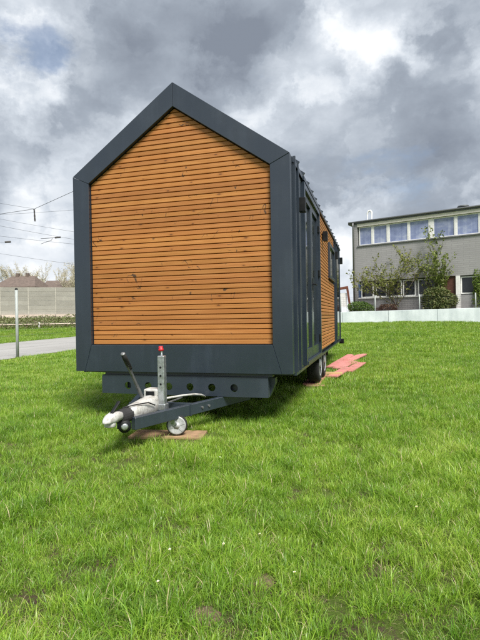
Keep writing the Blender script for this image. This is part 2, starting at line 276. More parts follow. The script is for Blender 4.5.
# ------------------------------------------------------------------ mesh helpers
class MB:
    def __init__(s): s.v = []; s.f = []; s.sm = []
    def poly(s, vs, fs, smooth=False):
        o = len(s.v); s.v += [tuple(v) for v in vs]; s.f += [tuple(i + o for i in f) for f in fs]; s.sm += [smooth] * len(fs); return s
    def box(s, x0, x1, y0, y1, z0, z1):
        vs = [(x, y, z) for z in (z0, z1) for y in (y0, y1) for x in (x0, x1)]
        return s.poly(vs, [(0, 2, 3, 1), (4, 5, 7, 6), (0, 1, 5, 4), (2, 6, 7, 3), (0, 4, 6, 2), (1, 3, 7, 5)])
    def bar(s, a, b, w, h=None, up=(0, 0, 1)):
        h = h or w; a = Vector(a); b = Vector(b); d = (b - a).normalized(); u = Vector(up)
        if abs(d.dot(u)) > 0.98: u = Vector((0, 1, 0))
        x = d.cross(u).normalized(); y = x.cross(d).normalized()
        vs = [p + x * (sx * w / 2) + y * (sy * h / 2) for p in (a, b) for sx, sy in ((-1, -1), (1, -1), (1, 1), (-1, 1))]
        return s.poly(vs, [(3, 2, 1, 0), (4, 5, 6, 7), (0, 1, 5, 4), (1, 2, 6, 5), (2, 3, 7, 6), (3, 0, 4, 7)])
    def prism(s, pts, y0, y1):
        # outline in x,z extruded along y
        n = len(pts); vs = [(x, y0, z) for x, z in pts] + [(x, y1, z) for x, z in pts]
        return s.poly(vs, [tuple(range(n)), tuple(range(2 * n - 1, n - 1, -1))] + [(i, i + n, (i + 1) % n + n, (i + 1) % n) for i in range(n)])
    def extr(s, pts, vec):
        # closed 3D outline extruded by a vector
        n = len(pts); vec = Vector(vec); vs = [Vector(p) for p in pts] + [Vector(p) + vec for p in pts]
        return s.poly(vs, [tuple(range(n)), tuple(range(2 * n - 1, n - 1, -1))] + [(i, i + n, (i + 1) % n + n, (i + 1) % n) for i in range(n)])
    def tube(s, pts, rad, seg=8, cap=True):
        pts = [Vector(p) for p in pts]; n = len(pts); rr = rad if isinstance(rad, (list, tuple)) else [rad] * n; vs = []
        ref = Vector((0, 0, 1))
        if abs((pts[-1] - pts[0]).normalized().dot(ref)) > 0.9: ref = Vector((1, 0.2, 0))
        for i, p in enumerate(pts):
            d = (pts[min(i + 1, n - 1)] - pts[max(i - 1, 0)]).normalized(); x = d.cross(ref).normalized(); y = x.cross(d)
            for k in range(seg):
                a = 2 * math.pi * k / seg; vs.append(p + (x * math.cos(a) + y * math.sin(a)) * rr[i])
        fs = [(i * seg + k, i * seg + (k + 1) % seg, (i + 1) * seg + (k + 1) % seg, (i + 1) * seg + k) for i in range(n - 1) for k in range(seg)]
        s.poly(vs, fs, True)
        if cap:
            o = len(s.v) - len(vs); s.f += [tuple(o + k for k in range(seg - 1, -1, -1)), tuple(o + (n - 1) * seg + k for k in range(seg))]; s.sm += [False, False]
        return s
    def lathe(s, prof, c, axis, seg=24, smooth=True):
        # profile of (radius, distance along axis)
        c = Vector(c); ax = Vector(axis).normalized(); x = ax.orthogonal().normalized(); y = ax.cross(x); n = len(prof); vs = []
        for r, h in prof:
            for k in range(seg):
                a = 2 * math.pi * k / seg; vs.append(c + ax * h + (x * math.cos(a) + y * math.sin(a)) * r)
        fs = [(i * seg + k, i * seg + (k + 1) % seg, (i + 1) * seg + (k + 1) % seg, (i + 1) * seg + k) for i in range(n - 1) for k in range(seg)]
        fs += [tuple(range(seg - 1, -1, -1)), tuple((n - 1) * seg + k for k in range(seg))]
        return s.poly(vs, fs, smooth)
    def build(s, name, mat, parent=None, bevel=0.0, seg=1):
        me = bpy.data.meshes.new(name); me.from_pydata(s.v, [], s.f)
        me.polygons.foreach_set('use_smooth', s.sm); me.materials.append(MATS[mat])
        bm = bmesh.new(); bm.from_mesh(me); bmesh.ops.recalc_face_normals(bm, faces=bm.faces)
        if bevel: bmesh.ops.bevel(bm, geom=[e for e in bm.edges if len(e.link_faces) == 2 and e.calc_face_angle(0) > 0.5], offset=bevel, segments=seg, affect='EDGES', clamp_overlap=True)
        bm.to_mesh(me); bm.free()
        return link(name, me, parent)
def link(name, data, parent=None):
    o = bpy.data.objects.new(name, data); COL.objects.link(o)
    if parent: o.parent = parent
    return o
def tag(o, label=None, cat=None, group=None, kind=None):
    for k, v in (('label', label), ('category', cat), ('group', group), ('kind', kind)):
        if v: o[k] = v
    return o
def thing(name, loc, label, cat, group=None):
    o = bpy.data.objects.new(name, None); COL.objects.link(o); o.location = loc; o.empty_display_size = 0.2
    return tag(o, label, cat, group)
def B(*a): return MB().box(*a)

# smooth lattice noise for numpy arrays, 0..1
_rs = np.random.RandomState(5); _lat = _rs.rand(64, 64)
def vnoise(x, y):
    x = np.asarray(x, float); y = np.asarray(y, float); xi = np.floor(x).astype(int); yi = np.floor(y).astype(int); fx = x - xi; fy = y - yi
    fx = fx * fx * (3 - 2 * fx); fy = fy * fy * (3 - 2 * fy); g = lambda a, b: _lat[a % 64, b % 64]
    return (g(xi, yi) * (1 - fx) + g(xi + 1, yi) * fx) * (1 - fy) + (g(xi, yi + 1) * (1 - fx) + g(xi + 1, yi + 1) * fx) * fy

# ------------------------------------------------------------------ the lie of the land
F2 = np.array([FW.x, FW.y]) / math.hypot(FW.x, FW.y); R2 = np.array([F2[1], -F2[0]])
WP = np.array([-32.5, 32.2]); WD = np.array([0.838, 0.545]); WN = np.array([0.545, -0.838])       # the noise barrier's line
def ss(t): t = np.clip(t, 0, 1); return t * t * (3 - 2 * t)
def height(x, y):
    x = np.asarray(x, float); y = np.asarray(y, float)
    s = (x - CAM.x) * F2[0] + (y - CAM.y) * F2[1]; l = (x - CAM.x) * R2[0] + (y - CAM.y) * R2[1]
    rise = 0.74 * np.clip((s - 9) / 17.0, 0, 1) * ss((l + 6) / 9)
    d = (x - WP[0]) * WN[0] + (y - WP[1]) * WN[1]
    bank = np.interp(d, [-400, 0, 1.2, 7.5, 14, 400], [1.5, 1.5, 1.5, 0.5, 0, 0])
    near = 0.035 * (vnoise(x * 0.9 + 7, y * 0.9) - 0.5) + 0.05 * (vnoise(x * 0.3, y * 0.3 + 3) - 0.5)
    pad = ss((np.maximum(np.abs(x) - 1.3, np.maximum(-1.2 - y, y - 7)) / 1.5))       # level where the house stands
    near = near * pad * np.where(d > 15, 1, 0) * np.where(x > -8.3, 1, 0)
    return np.maximum(rise, bank) + near
def hz(x, y): return float(height(x, y))
def road_near(y): return -8.85 - 0.12 * (np.asarray(y) - 8.5)
def road_far(y): return -17.2 - 0.2 * (np.asarray(y) - 18.0)

def sheet(name, xs, ys, fn, mat):
    X, Y = np.meshgrid(xs, ys); Z = fn(X, Y); nx, ny = len(xs), len(ys)
    v = np.stack([X.ravel(), Y.ravel(), Z.ravel()], 1); i = np.arange(nx * ny).reshape(ny, nx)
    f = np.stack([i[:-1, :-1].ravel(), i[:-1, 1:].ravel(), i[1:, 1:].ravel(), i[1:, :-1].ravel()], 1)
    me = bpy.data.meshes.new(name); me.from_pydata(v.tolist(), [], f.tolist()); me.polygons.foreach_set('use_smooth', [True] * len(f)); me.materials.append(MATS[mat]); me.update()
    return link(name, me)
xs = np.concatenate([[-900, -400, -200, -110, -70], np.arange(-50, -9, 1.0), np.arange(-9, 9, 0.25), np.arange(9, 40, 1.0), [60, 110, 200, 400, 900]])
ys = np.concatenate([[-900, -400, -200, -100, -50, -25, -12], np.arange(-8, 9, 0.25), np.arange(9, 60, 1.0), [80, 120, 200, 400, 900]])
tag(sheet('ground', xs, ys, height, 'field_ground'), kind='structure')
def road():
    ys = np.concatenate([np.arange(-60, 0, 6.0), np.arange(0, 31, 1.0)]); m = MB(); n = 7; vs = []
    for y in ys:
        a, b = float(road_near(y)), float(road_far(y))
        for k in range(n):
            x = a + (b - a) * k / (n - 1); vs.append((x, y, hz(x, y) + 0.012 + 0.03 * (1 - (2 * k / (n - 1) - 1) ** 2)))
    m.poly(vs, [(i * n + k, (i + 1) * n + k, (i + 1) * n + k + 1, i * n + k + 1) for i in range(len(ys) - 1) for k in range(n - 1)], True)
    return tag(m.build('road', 'asphalt'), kind='structure')
road()

# ------------------------------------------------------------------ the tiny house on its trailer
HW = 1.275; ZB = 0.554; ZE = 2.811; ZA = 3.721; LEN = 7.08
FS = 0.207; FB = 0.303; IE = 2.714; IA = 3.458
house = thing('tiny_house', (0, 0, 0), 'anthracite tiny house on a trailer with orange larch boards on its gable', 'tiny house')
def part(m, name, mat, parent=None, bevel=0.0): return m.build(name, mat, parent or house, bevel)
def P3(pts): return pts
slope = (ZA - ZE) / HW
# shell behind the claddings
shell = MB().prism([(-HW + 0.03, ZB + 0.05), (HW - 0.03, ZB + 0.05), (HW - 0.03, ZE - 0.05), (0, ZA - 0.06), (-HW + 0.03, ZE - 0.05)], 0.11, LEN - 0.02)
part(shell, 'body', 'anthracite')
# trim panels of the front frame, mitred, set 2 mm apart
g = 0.0015
frame = [
    [(-HW, ZB), (-HW, ZE - g), (-HW + FS, IE - g), (-HW + FS, ZB + FB), (-HW + FS - 0.09, ZB)],
    [(HW, ZB), (HW - FS + 0.09, ZB), (HW - FS, ZB + FB), (HW - FS, IE - g), (HW, ZE - g)],
    [(-HW, ZE + g), (-g, ZA), (-g, IA), (-HW + FS, IE + g)],
    [(HW, ZE + g), (HW - FS, IE + g), (g, IA), (g, ZA)],
    [(-HW + FS - 0.088, ZB), (-HW + FS + 0.002, ZB + FB), (HW - FS - 0.002, ZB + FB), (HW - FS + 0.088, ZB)]]
for pts in frame: part(MB().prism(pts, 0.0, 0.16), 'trim_panel', 'anthracite', bevel=0.003)
# returns of the frame into the recess
# front cladding
cl = part(MB().prism([(-HW + FS - 0.02, ZB + FB - 0.02), (HW - FS + 0.02, ZB + FB - 0.02), (HW - FS + 0.02, IE), (0, IA + 0.02), (-HW + FS - 0.02, IE)], 0.075, 0.105), 'front_cladding', 'groove')
rnd = random.Random(11)
PITCH = 0.0542; zi = ZB + FB + 0.006; X1 = HW - FS - 0.006; gs = (IA - IE) / (HW - FS)
def half(z): return min(X1, (IA - 0.008 - z) / gs)
k = 0
while True:
    z0 = zi + k * PITCH; z1 = z0 + PITCH - 0.0065; k += 1
    if half(z0) < 0.02: break
    c = 0.004; dy = rnd.uniform(-0.0012, 0.0012)
    prof = [(z0, 0.072), (z0, 0.050 + c * 0.6), (z0 + c, 0.046), (z1 - c * 0.7, 0.046), (z1, 0.050 + c * 0.6), (z1, 0.072)]
    z1m = min(z1, IA - 0.010)
    prof = [(min(z, z1m), y + dy) for z, y in prof]
    vs = [(-max(half(z), 0.002), y, z) for z, y in prof] + [(max(half(z), 0.002), y, z) for z, y in prof]; n = len(prof)
    m = MB().poly(vs, [tuple(range(n - 1, -1, -1)), tuple(range(n, 2 * n))] + [(i, (i + 1) % n, (i + 1) % n + n, i + n) for i in range(n)])
    part(m, 'plank', 'larch', cl)
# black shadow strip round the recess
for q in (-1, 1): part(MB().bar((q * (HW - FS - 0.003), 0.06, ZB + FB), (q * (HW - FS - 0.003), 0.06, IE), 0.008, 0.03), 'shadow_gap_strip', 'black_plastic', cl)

# roof: sheets with standing seams
for s in (-1, 1):
    a = Vector((s * (HW + 0.02), 0, ZE - 0.005)); b = Vector((0, 0, ZA + 0.012)); d = (b - a).normalized(); nrm = Vector((s * -d.z * -1, 0, abs(d.x)))
    nrm = Vector((s * abs(d.z), 0, abs(d.x)))
    rf = MB().extr([a + Vector((0, 0.162, 0)), b + Vector((0, 0.162, 0)), b + Vector((0, 0.162, -0.05)), a + Vector((0, 0.162, -0.05))], (0, LEN - 0.162, 0))
    roof = part(rf, 'roof', 'anthracite')
    y = 0.40
    while y < LEN:
        part(MB().bar(a + nrm * 0.016 + Vector((0, y, 0)), b + nrm * 0.010 + Vector((0, y, 0)), 0.028, 0.044, up=nrm), 'standing_seam', 'anthracite', roof)
        y += 0.42
# long walls: metal sheets with seams, larch field, door, windows
XS = HW
def wallsheet(s, y0, y1, z0, z1, name='wall_sheet'):
    return part(B(min(s * (XS - 0.028), s * XS), max(s * (XS - 0.028), s * XS), y0, y1, z0, z1), name, 'anthracite')
ZT = ZE - 0.06
def seam(s, y, z0, z1, par):
    part(B(min(s * XS, s * (XS + 0.03)), max(s * XS, s * (XS + 0.03)), y - 0.011, y + 0.011, z0, z1), 'standing_seam', 'anthracite', par)
w = wallsheet(1, 0.162, 0.80, ZB + 0.004, ZT)
for y in (0.185, 0.40): seam(1, y, ZB + 0.006, ZE + 0.02 if y < 0.6 else ZT, w)
w = wallsheet(1, 5.22, LEN, ZB + 0.004, ZT)
for y in (5.26, 5.66, 6.08, 6.50, 6.92): seam(1, y, ZB + 0.006, ZT, w)
w = wallsheet(-1, 0.162, LEN, ZB + 0.004, ZT)
y = 0.4
while y < LEN: seam(-1, y, ZB + 0.006, ZT, w); y += 0.42
part(MB().prism([(-HW, ZB + 0.004), (HW, ZB + 0.004), (HW, ZE), (0, ZA - 0.02), (-HW, ZE)], LEN, LEN + 0.03), 'rear_wall', 'anthracite')
# eaves trim along the sides
for s in (-1, 1):
    part(B(min(s * (HW - 0.01), s * (HW + 0.035)), max(s * (HW - 0.01), s * (HW + 0.035)), 0.80 if s > 0 else 0.165, LEN + 0.02, ZT + 0.002, ZE - 0.012), 'eaves_trim', 'anthracite')
    part(B(min(s * (HW - 0.03), s * (HW + 0.012)), max(s * (HW - 0.03), s * (HW + 0.012)), 0.165, LEN, ZB - 0.03, ZB + 0.002), 'bottom_trim', 'anthracite')
# larch field on the right wall
sc_ = part(B(XS - 0.027, XS - 0.010, 2.46, 5.215, ZB + 0.06, ZT), 'side_cladding', 'groove')
WY0, WY1, WZ0, WZ1 = 3.96, 5.17, 1.84, 2.50
k = 0
while True:
    z0 = ZB + 0.066 + k * PITCH; z1 = z0 + PITCH - 0.0085; k += 1
    if z1 > ZT: break
    spans = [(2.465, 5.212)] if (z1 < WZ0 or z0 > WZ1) else [(2.465, WY0 - 0.004)]
    for y0, y1 in spans:
        c = 0.007; prof = [(z0, XS - 0.012), (z0, XS + 0.010), (z0 + c, XS + 0.015), (z1 - c, XS + 0.015), (z1, XS + 0.010), (z1, XS - 0.012)]; n = 6
        vs = [(x, y0, z) for z, x in prof] + [(x, y1, z) for z, x in prof]
        part(MB().poly(vs, [tuple(range(n)), tuple(range(2 * n - 1, n - 1, -1))] + [(i, i + n, (i + 1) % n + n, (i + 1) % n) for i in range(n)]), 'plank', 'larch', sc_)
# window in the larch field
win = part(B(XS - 0.02, XS + 0.012, WY0, WY1, WZ0, WZ1), 'window', 'anthracite')
for a in ((WY0, WY0 + 0.06, WZ0, WZ1), (WY1 - 0.06, WY1, WZ0, WZ1), (WY0 + 0.061, WY1 - 0.061, WZ1 - 0.06, WZ1), (WY0 + 0.061, WY1 - 0.061, WZ0, WZ0 + 0.06)):
    part(B(XS + 0.013, XS + 0.050, *a), 'window_frame', 'anthracite', win, 0.003)
part(B(XS + 0.014, XS + 0.020, WY0 + 0.062, WY1 - 0.062, WZ0 + 0.062, WZ1 - 0.062), 'pane', 'window_glass', win)
# double glazed door
DY0, DY1, DZ0, DZ1 = 0.84, 2.44, ZB + 0.03, 2.735
df = part(B(XS - 0.10, XS - 0.07, DY0 - 0.03, DY1 + 0.015, DZ0 - 0.02, DZ1), 'door_back', 'black_plastic')
dfr = MB().box(XS - 0.09, XS + 0.035, DY0 - 0.038, DY0 + 0.03, DZ0 - 0.02, DZ1).box(XS - 0.09, XS + 0.035, DY1 - 0.03, DY1 + 0.02, DZ0 - 0.02, DZ1)
dfr.box(XS - 0.09, XS + 0.033, DY0 + 0.031, DY1 - 0.031, DZ1 - 0.06, DZ1 - 0.001).box(XS - 0.09, XS + 0.045, DY0 + 0.031, DY1 - 0.031, DZ0 - 0.019, DZ0 + 0.02)
part(dfr, 'door_frame', 'anthracite')
ym = (DY0 + DY1) / 2
for i, (y0, y1) in enumerate(((DY0 + 0.034, ym - 0.003), (ym + 0.003, DY1 - 0.034))):
    z0, z1 = DZ0 + 0.024, DZ1 - 0.064; t = 0.085; d = MB()
    d.box(XS - 0.05, XS + 0.005, y0, y0 + t, z0, z1).box(XS - 0.05, XS + 0.005, y1 - t, y1, z0, z1).box(XS - 0.05, XS + 0.004, y0 + t, y1 - t, z1 - t, z1).box(XS - 0.05, XS + 0.004, y0 + t, y1 - t, z0, z0 + 0.13)
    leaf = part(d, 'door', 'anthracite')
    part(B(XS - 0.03, XS - 0.02, y0 + t + 0.002, y1 - t - 0.002, z0 + 0.132, z1 - t - 0.002), 'pane', 'door_glass', leaf)
    yh = y0 + 0.012 if i == 0 else y1 - 0.012
    for zz in (z0 + 0.22, (z0 + z1) / 2 + 0.15, z1 - 0.22): part(B(XS + 0.006, XS + 0.032, yh - 0.022, yh + 0.022, zz - 0.05, zz + 0.05), 'hinge', 'black_plastic', leaf, 0.004)
    if i == 1:
        hy = y0 + 0.045; part(MB().bar((XS + 0.006, hy, 1.58), (XS + 0.045, hy, 1.58), 0.02).bar((XS + 0.045, hy - 0.01, 1.58), (XS + 0.045, hy + 0.12, 1.58), 0.018), 'handle', 'black_plastic', leaf, 0.003)
        part(B(XS + 0.0055, XS + 0.012, hy - 0.02, hy + 0.02, 1.50, 1.66), 'handle_plate', 'black_plastic', leaf)
# far door in the metal wall
fd = part(B(XS + 0.001, XS + 0.03, 5.74, 6.44, ZB + 0.06, 2.56), 'shutter', 'anthracite')
part(B(XS + 0.031, XS + 0.036, 5.80, 6.38, ZB + 0.14, 2.50), 'pane', 'door_glass', fd)
# cube wall lamps
for (y, z, xb) in ((0.50, 2.385, XS), (2.95, 2.435, XS + 0.015), (5.46, 2.44, XS), (7.02, 2.50, XS)):
    lp = part(B(xb + 0.018, xb + 0.088, y - 0.05, y + 0.05, z - 0.078, z + 0.078), 'wall_lamp', 'black_plastic', bevel=0.004)
    part(B(xb + 0.001, xb + 0.018, y - 0.03, y + 0.03, z - 0.05, z + 0.05), 'lamp_bracket', 'black_plastic', lp)

# --- trailer under the house
floor_ = part(B(-HW + 0.05, HW - 0.05, 0.165, LEN - 0.05, ZB - 0.028, ZB + 0.045), 'floor_pan', 'chassis')
for s in (-1, 1): part(B(s * 0.62 - 0.04, s * 0.62 + 0.04, 0.09, LEN - 0.1, 0.36, ZB - 0.03), 'chassis_rail', 'chassis')
for y in (1.2, 2.4, 4.7, 5.8, 6.9): part(B(-1.10, 1.10, y - 0.03, y + 0.03, 0.42, ZB - 0.031), 'cross_member', 'chassis')
# front cross member, a folded plate with six round holes
def plate_with_holes():
    x0, x1, z0, z1 = -0.953, 1.005, 0.303, 0.505; cz = 0.396; xc = [-0.621 + 0.2512 * i for i in range(6)]; r = 0.042; m = MB(); seg = 24
    cuts = [x0] + [(xc[i] + xc[i + 1]) / 2 for i in range(5)] + [x1]
    for Y in (0.03, 0.042):
        for i in range(6):
            a, b = cuts[i], cuts[i + 1]; ring = [(xc[i] + r * math.cos(2 * math.pi * k / seg), cz + r * math.sin(2 * math.pi * k / seg)) for k in range(seg)]
            outer = []
            for k in range(seg):
                t = 2 * math.pi * k / seg; dx, dz = math.cos(t), math.sin(t); q = []
                if dx > 1e-6: q.append((b - xc[i]) / dx)
                if dx < -1e-6: q.append((a - xc[i]) / dx)
                if dz > 1e-6: q.append((z1 - cz) / dz)
                if dz < -1e-6: q.append((z0 - cz) / dz)
                s = min(q); outer.append((xc[i] + dx * s, cz + dz * s))
            vs = [(x, Y, z) for x, z in ring + outer]
            m.poly(vs, [(k, (k + 1) % seg, (k + 1) % seg + seg, k + seg) for k in range(seg)])
            for cx_, cz_ in ((a, z0), (a, z1), (b, z0), (b, z1)):      # fill the corners the rays skip
                ang = math.atan2(cz_ - cz, cx_ - xc[i]) % (2 * math.pi); k0 = int(ang / (2 * math.pi) * seg) % seg; k1 = (k0 + 1) % seg
                m.poly([(outer[k0][0], Y, outer[k0][1]), (cx_, Y, cz_), (outer[k1][0], Y, outer[k1][1])], [(0, 1, 2)])
            if Y < 0.04:
                vs = [(x, 0.03, z) for x, z in ring] + [(x, 0.042, z) for x, z in ring]; m.poly(vs, [(k, (k + 1) % seg, (k + 1) % seg + seg, k + seg) for k in range(seg)], True)
    return m
cm = plate_with_holes().build('front_cross_member', 'chassis', house)
part(B(-0.953, 1.005, 0.0425, 0.12, 0.303, 0.311).box(-0.953, 1.005, 0.035, 0.16, 0.506, 0.514).box(-0.953, -0.945, 0.043, 0.118, 0.3115, 0.505).box(0.997, 1.005, 0.043, 0.118, 0.3115, 0.505), 'flange', 'chassis', cm)
part(B(-0.93, 1.045, 0.065, 0.16, 0.515, ZB - 0.001), 'packing_rail', 'chassis')
part(MB().extr([(0.99, 0.13, 0.50), (1.06, 0.13, 0.50), (1.06, 0.13, 0.44), (1.0, 0.13, 0.30), (0.99, 0.13, 0.30)], (0, 0.10, 0)), 'corner_bracket', 'chassis')
# drawbar: two legs meeting at the coupling, brake rods between
for s in (-1, 1):
    leg = MB(); a = Vector((s * 0.065, -1.10, 0.245)); b = Vector((s * 0.66, 0.52, 0.246)); leg.bar(a, b, 0.055, 0.108)
    lg = part(leg, 'drawbar_leg', 'chassis', bevel=0.005)
    p = a.lerp(b, 0.40); q = a.lerp(b, 0.66)
    part(MB().bar(p + Vector((s * 0.004, 0, 0)), p + (b - a).normalized() * 0.02 + Vector((s * 0.004, 0, 0)), 0.058, 0.114), 'weld_collar', 'chassis', lg)
    for t in (0.50, 0.56): c = a.lerp(b, t); part(MB().lathe([(0.013, 0.0), (0.013, 0.014)], (c.x + s * 0.028, c.y, c.z), (s * 0.94, -0.34, 0), 6, False), 'bolt', 'steel_dull', lg)
part(MB().bar((-0.30, -0.36, 0.26), (0.30, -0.36, 0.26), 0.06, 0.07).bar((-0.22, -0.62, 0.25), (0.22, -0.62, 0.25), 0.06, 0.05), 'drawbar_brace', 'chassis')
part(MB().tube([(0.02, -0.70, 0.29), (0.03, 0.2, 0.27)], 0.012, 8), 'brake_rod', 'steel_dull')
cable = [(-0.02, -0.86, 0.36), (0.10, -0.52, 0.365), (0.20, -0.30, 0.362), (0.27, -0.18, 0.355), (0.30, -0.08, 0.335), (0.30, 0.06, 0.29)]
part(MB().tube(cable, 0.012, 6), 'hose', 'white_cast')
# overrun coupling: cast housing, bellows, ball coupling with its handle
hs = MB(); prof = [(-1.08, 0.056, 0.054, 0.275), (-0.97, 0.072, 0.070, 0.270), (-0.80, 0.078, 0.082, 0.272), (-0.66, 0.082, 0.092, 0.278), (-0.54, 0.078, 0.092, 0.278)]
vs = []
for y, hw, hh, zc in prof:
    for k in range(12):
        a = 2 * math.pi * k / 12; ca, sa = math.cos(a), math.sin(a); vs.append((hw * math.copysign(abs(ca) ** 0.6, ca), y, zc + 0.045 + hh * math.copysign(abs(sa) ** 0.6, sa)))
n = len(prof); hs.poly(vs, [(i * 12 + k, i * 12 + (k + 1) % 12, (i + 1) * 12 + (k + 1) % 12, (i + 1) * 12 + k) for i in range(n - 1) for k in range(12)] + [tuple(range(12)), tuple((n - 1) * 12 + k for k in range(11, -1, -1))], True)
coup = part(hs, 'overrun_housing', 'white_cast')
part(B(-0.078, 0.070, -0.64, -0.50, 0.36, 0.470), 'lever_block', 'white_cast', coup, 0.012)
part(B(-0.045, 0.040, -0.652, -0.635, 0.395, 0.450), 'lever_slot', 'black_plastic', coup)
bl = MB(); bl.lathe([(0.050 + (0.014 if i % 2 else 0.0), i * 0.013) for i in range(12)], (0, -1.22, 0.322), (0, 1, -0.02), 18, False); part(bl, 'bellows', 'rubber', coup)
ball = MB(); prof = [(-1.445, 0.012, 0.008, 0.318), (-1.42, 0.036, 0.022, 0.322), (-1.37, 0.052, 0.044, 0.330), (-1.31, 0.054, 0.052, 0.334), (-1.26, 0.044, 0.046, 0.334), (-1.18, 0.040, 0.038, 0.328)]
vs = []
for y, hw, hh, zc in prof:
    for k in range(12):
        a = 2 * math.pi * k / 12; ca, sa = math.cos(a), math.sin(a); vs.append((hw * math.copysign(abs(ca) ** 0.7, ca), y, zc + hh * (math.copysign(abs(sa) ** 0.7, sa) if sa > 0 else 0.75 * sa)))
n = len(prof); ball.poly(vs, [(i * 12 + k, i * 12 + (k + 1) % 12, (i + 1) * 12 + (k + 1) % 12, (i + 1) * 12 + k) for i in range(n - 1) for k in range(12)] + [tuple(range(12)), tuple((n - 1) * 12 + k for k in range(11, -1, -1))], True)
ball.lathe([(0.040, -0.052), (0.047, -0.044), (0.044, 0.0)], (0, -1.36, 0.325), (0, 0, 1), 16)
bc = part(ball, 'ball_coupling', 'white_cast')
part(MB().bar((0, -1.34, 0.375), (0.012, -1.235, 0.460), 0.032, 0.018), 'coupling_handle', 'black_plastic', bc, 0.006)
part(MB().lathe([(0.05, 0), (0.055, 0.01), (0.055, 0.05), (0.03, 0.06)], (0.02, -1.17, 0.245), (0.5, -0.8, 0), 14), 'plug_socket', 'black_plastic', coup)
part(MB().lathe([(0.026, 0), (0.03, 0.004), (0.018, 0.008)], (0.052, -1.222, 0.245), (0.5, -0.8, 0), 14), 'socket_ring', 'galvanised', coup)
part(MB().tube([(-0.02, -1.13, 0.385), (0.05, -1.00, 0.392), (0.088, -0.86, 0.385), (0.094, -0.74, 0.34)], 0.006, 6), 'breakaway_cable', 'rubber', coup)
# hand brake lever with a rubber grip
lv = part(MB().bar((-0.055, -0.62, 0.30), (-0.035, -0.84, 0.53), 0.016, 0.034).bar((-0.035, -0.84, 0.53), (-0.015, -1.06, 0.775), 0.016, 0.028), 'brake_lever', 'steel_dull')
part(MB().tube([(-0.022, -0.985, 0.705), (-0.012, -1.085, 0.805), (-0.007, -1.125, 0.845)], [0.021, 0.022, 0.020], 12), 'grip', 'rubber', lv)
part(MB().lathe([(0.019, 0), (0.021, 0.006), (0.016, 0.012)], (-0.007, -1.125, 0.845), (0.12, -0.6, 0.6), 12), 'grip_button', 'steel_dull', lv)
# jockey wheel: square tube, crank with red knob, fork and wheel
jk = part(MB().box(0.072, 0.138, -0.633, -0.567, 0.235, 0.79), 'jockey_post', 'galvanised', bevel=0.006)
part(MB().box(0.062, 0.149, -0.643, -0.557, 0.24, 0.33), 'clamp', 'galvanised', jk, 0.006)
for zz in (0.52, 0.60, 0.68): part(MB().lathe([(0.010, 0), (0.010, 0.003)], (0.105, -0.6342, zz), (0, -1, 0), 10, False), 'post_hole', 'black_plastic', jk)
part(MB().lathe([(0.012, 0), (0.012, 0.05), (0.016, 0.055)], (0.105, -0.60, 0.785), (0, 0, 1), 12), 'spindle', 'galvanised', jk)
part(MB().lathe([(0.016, 0), (0.026, 0.008), (0.026, 0.022), (0.020, 0.026), (0.022, 0.044), (0.016, 0.050)], (0.100, -0.60, 0.832), (-0.1, 0, 1), 16), 'knob', 'red_plastic', jk)
fk = part(MB().bar((0.105, -0.60, 0.28), (0.20, -0.60, 0.20), 0.035, 0.05).bar((0.18, -0.625, 0.225), (0.245, -0.632, 0.135), 0.012, 0.05).bar((0.18, -0.555, 0.225), (0.245, -0.548, 0.135), 0.012, 0.05), 'wheel_fork', 'galvanised', jk)
wc = Vector((0.245, -0.59, 0.128))
jw = part(MB().lathe([(0.066, -0.025), (0.088, -0.027), (0.098, -0.014), (0.100, 0), (0.098, 0.014), (0.088, 0.027), (0.066, 0.025)], wc, (-0.36, 1, 0), 32), 'jockey_wheel', 'tyre')
rim = MB().lathe([(0.074, -0.0262), (0.087, -0.0285), (0.087, -0.022), (0.074, -0.022)], wc, (-0.36, 1, 0), 32).lathe([(0.030, -0.034), (0.030, 0.034)], wc, (-0.36, 1, 0), 16)
ax = Vector((-0.36, 1, 0)).normalized(); ex = Vector((1, 0.36, 0)).normalized()
for k in range(6):
    a = math.pi * k / 3 + 0.3; dv = ex * math.cos(a) + Vector((0, 0, 1)) * math.sin(a); rim.bar(wc - ax * 0.024 + dv * 0.024, wc - ax * 0.024 + dv * 0.078, 0.020, 0.012, up=ax)
rim.lathe([(0.072, -0.014), (0.072, -0.011)], wc, (-0.36, 1, 0), 24)
part(rim, 'rim', 'rim_white', jw)
# twin axles
def trailer_wheel(s, y):
    c = Vector((s * 1.21, y, 0.365)); axv = (s, 0, 0); r = 0.325
    ty = part(MB().lathe([(0.215, -0.185), (0.24, -0.195), (0.29, -0.195), (0.318, -0.175), (r, -0.14), (r, -0.055), (0.318, -0.02), (0.29, 0.0), (0.24, 0.0), (0.215, -0.012)], c, axv, 40), 'wheel', 'tyre')
    part(MB().lathe([(0.216, -0.03), (0.218, -0.004), (0.205, 0.0), (0.195, -0.03), (0.16, -0.055), (0.11, -0.045), (0.07, -0.02), (0.065, 0.002), (0.03, 0.006)], c, axv, 32), 'rim', 'rim_white', ty)
    for k in range(5):
        a = 2 * math.pi * k / 5; part(MB().lathe([(0.011, -0.05), (0.011, -0.018)], c + Vector((0, 0.105 * math.cos(a), 0.105 * math.sin(a))), axv, 6, False), 'wheel_nut', 'galvanised', ty)
for s in (-1, 1):
    for y in (3.15, 3.88): trailer_wheel(s, y)
    part(MB().extr([(s * 0.98, 2.74, 0.40), (s * 0.98, 2.74, 0.553), (s * 1.23, 2.74, 0.553), (s * 1.23, 2.74, 0.40)], (0, 0.012, 0)).extr([(s * 0.98, 4.28, 0.40), (s * 0.98, 4.28, 0.553), (s * 1.23, 4.28, 0.553), (s * 1.23, 4.28, 0.40)], (0, 0.012, 0)), 'mudguard', 'black_plastic')
for y in (3.15, 3.88): part(MB().tube([(-1.05, y, 0.365), (1.05, y, 0.365)], 0.04, 12), 'axle', 'chassis')
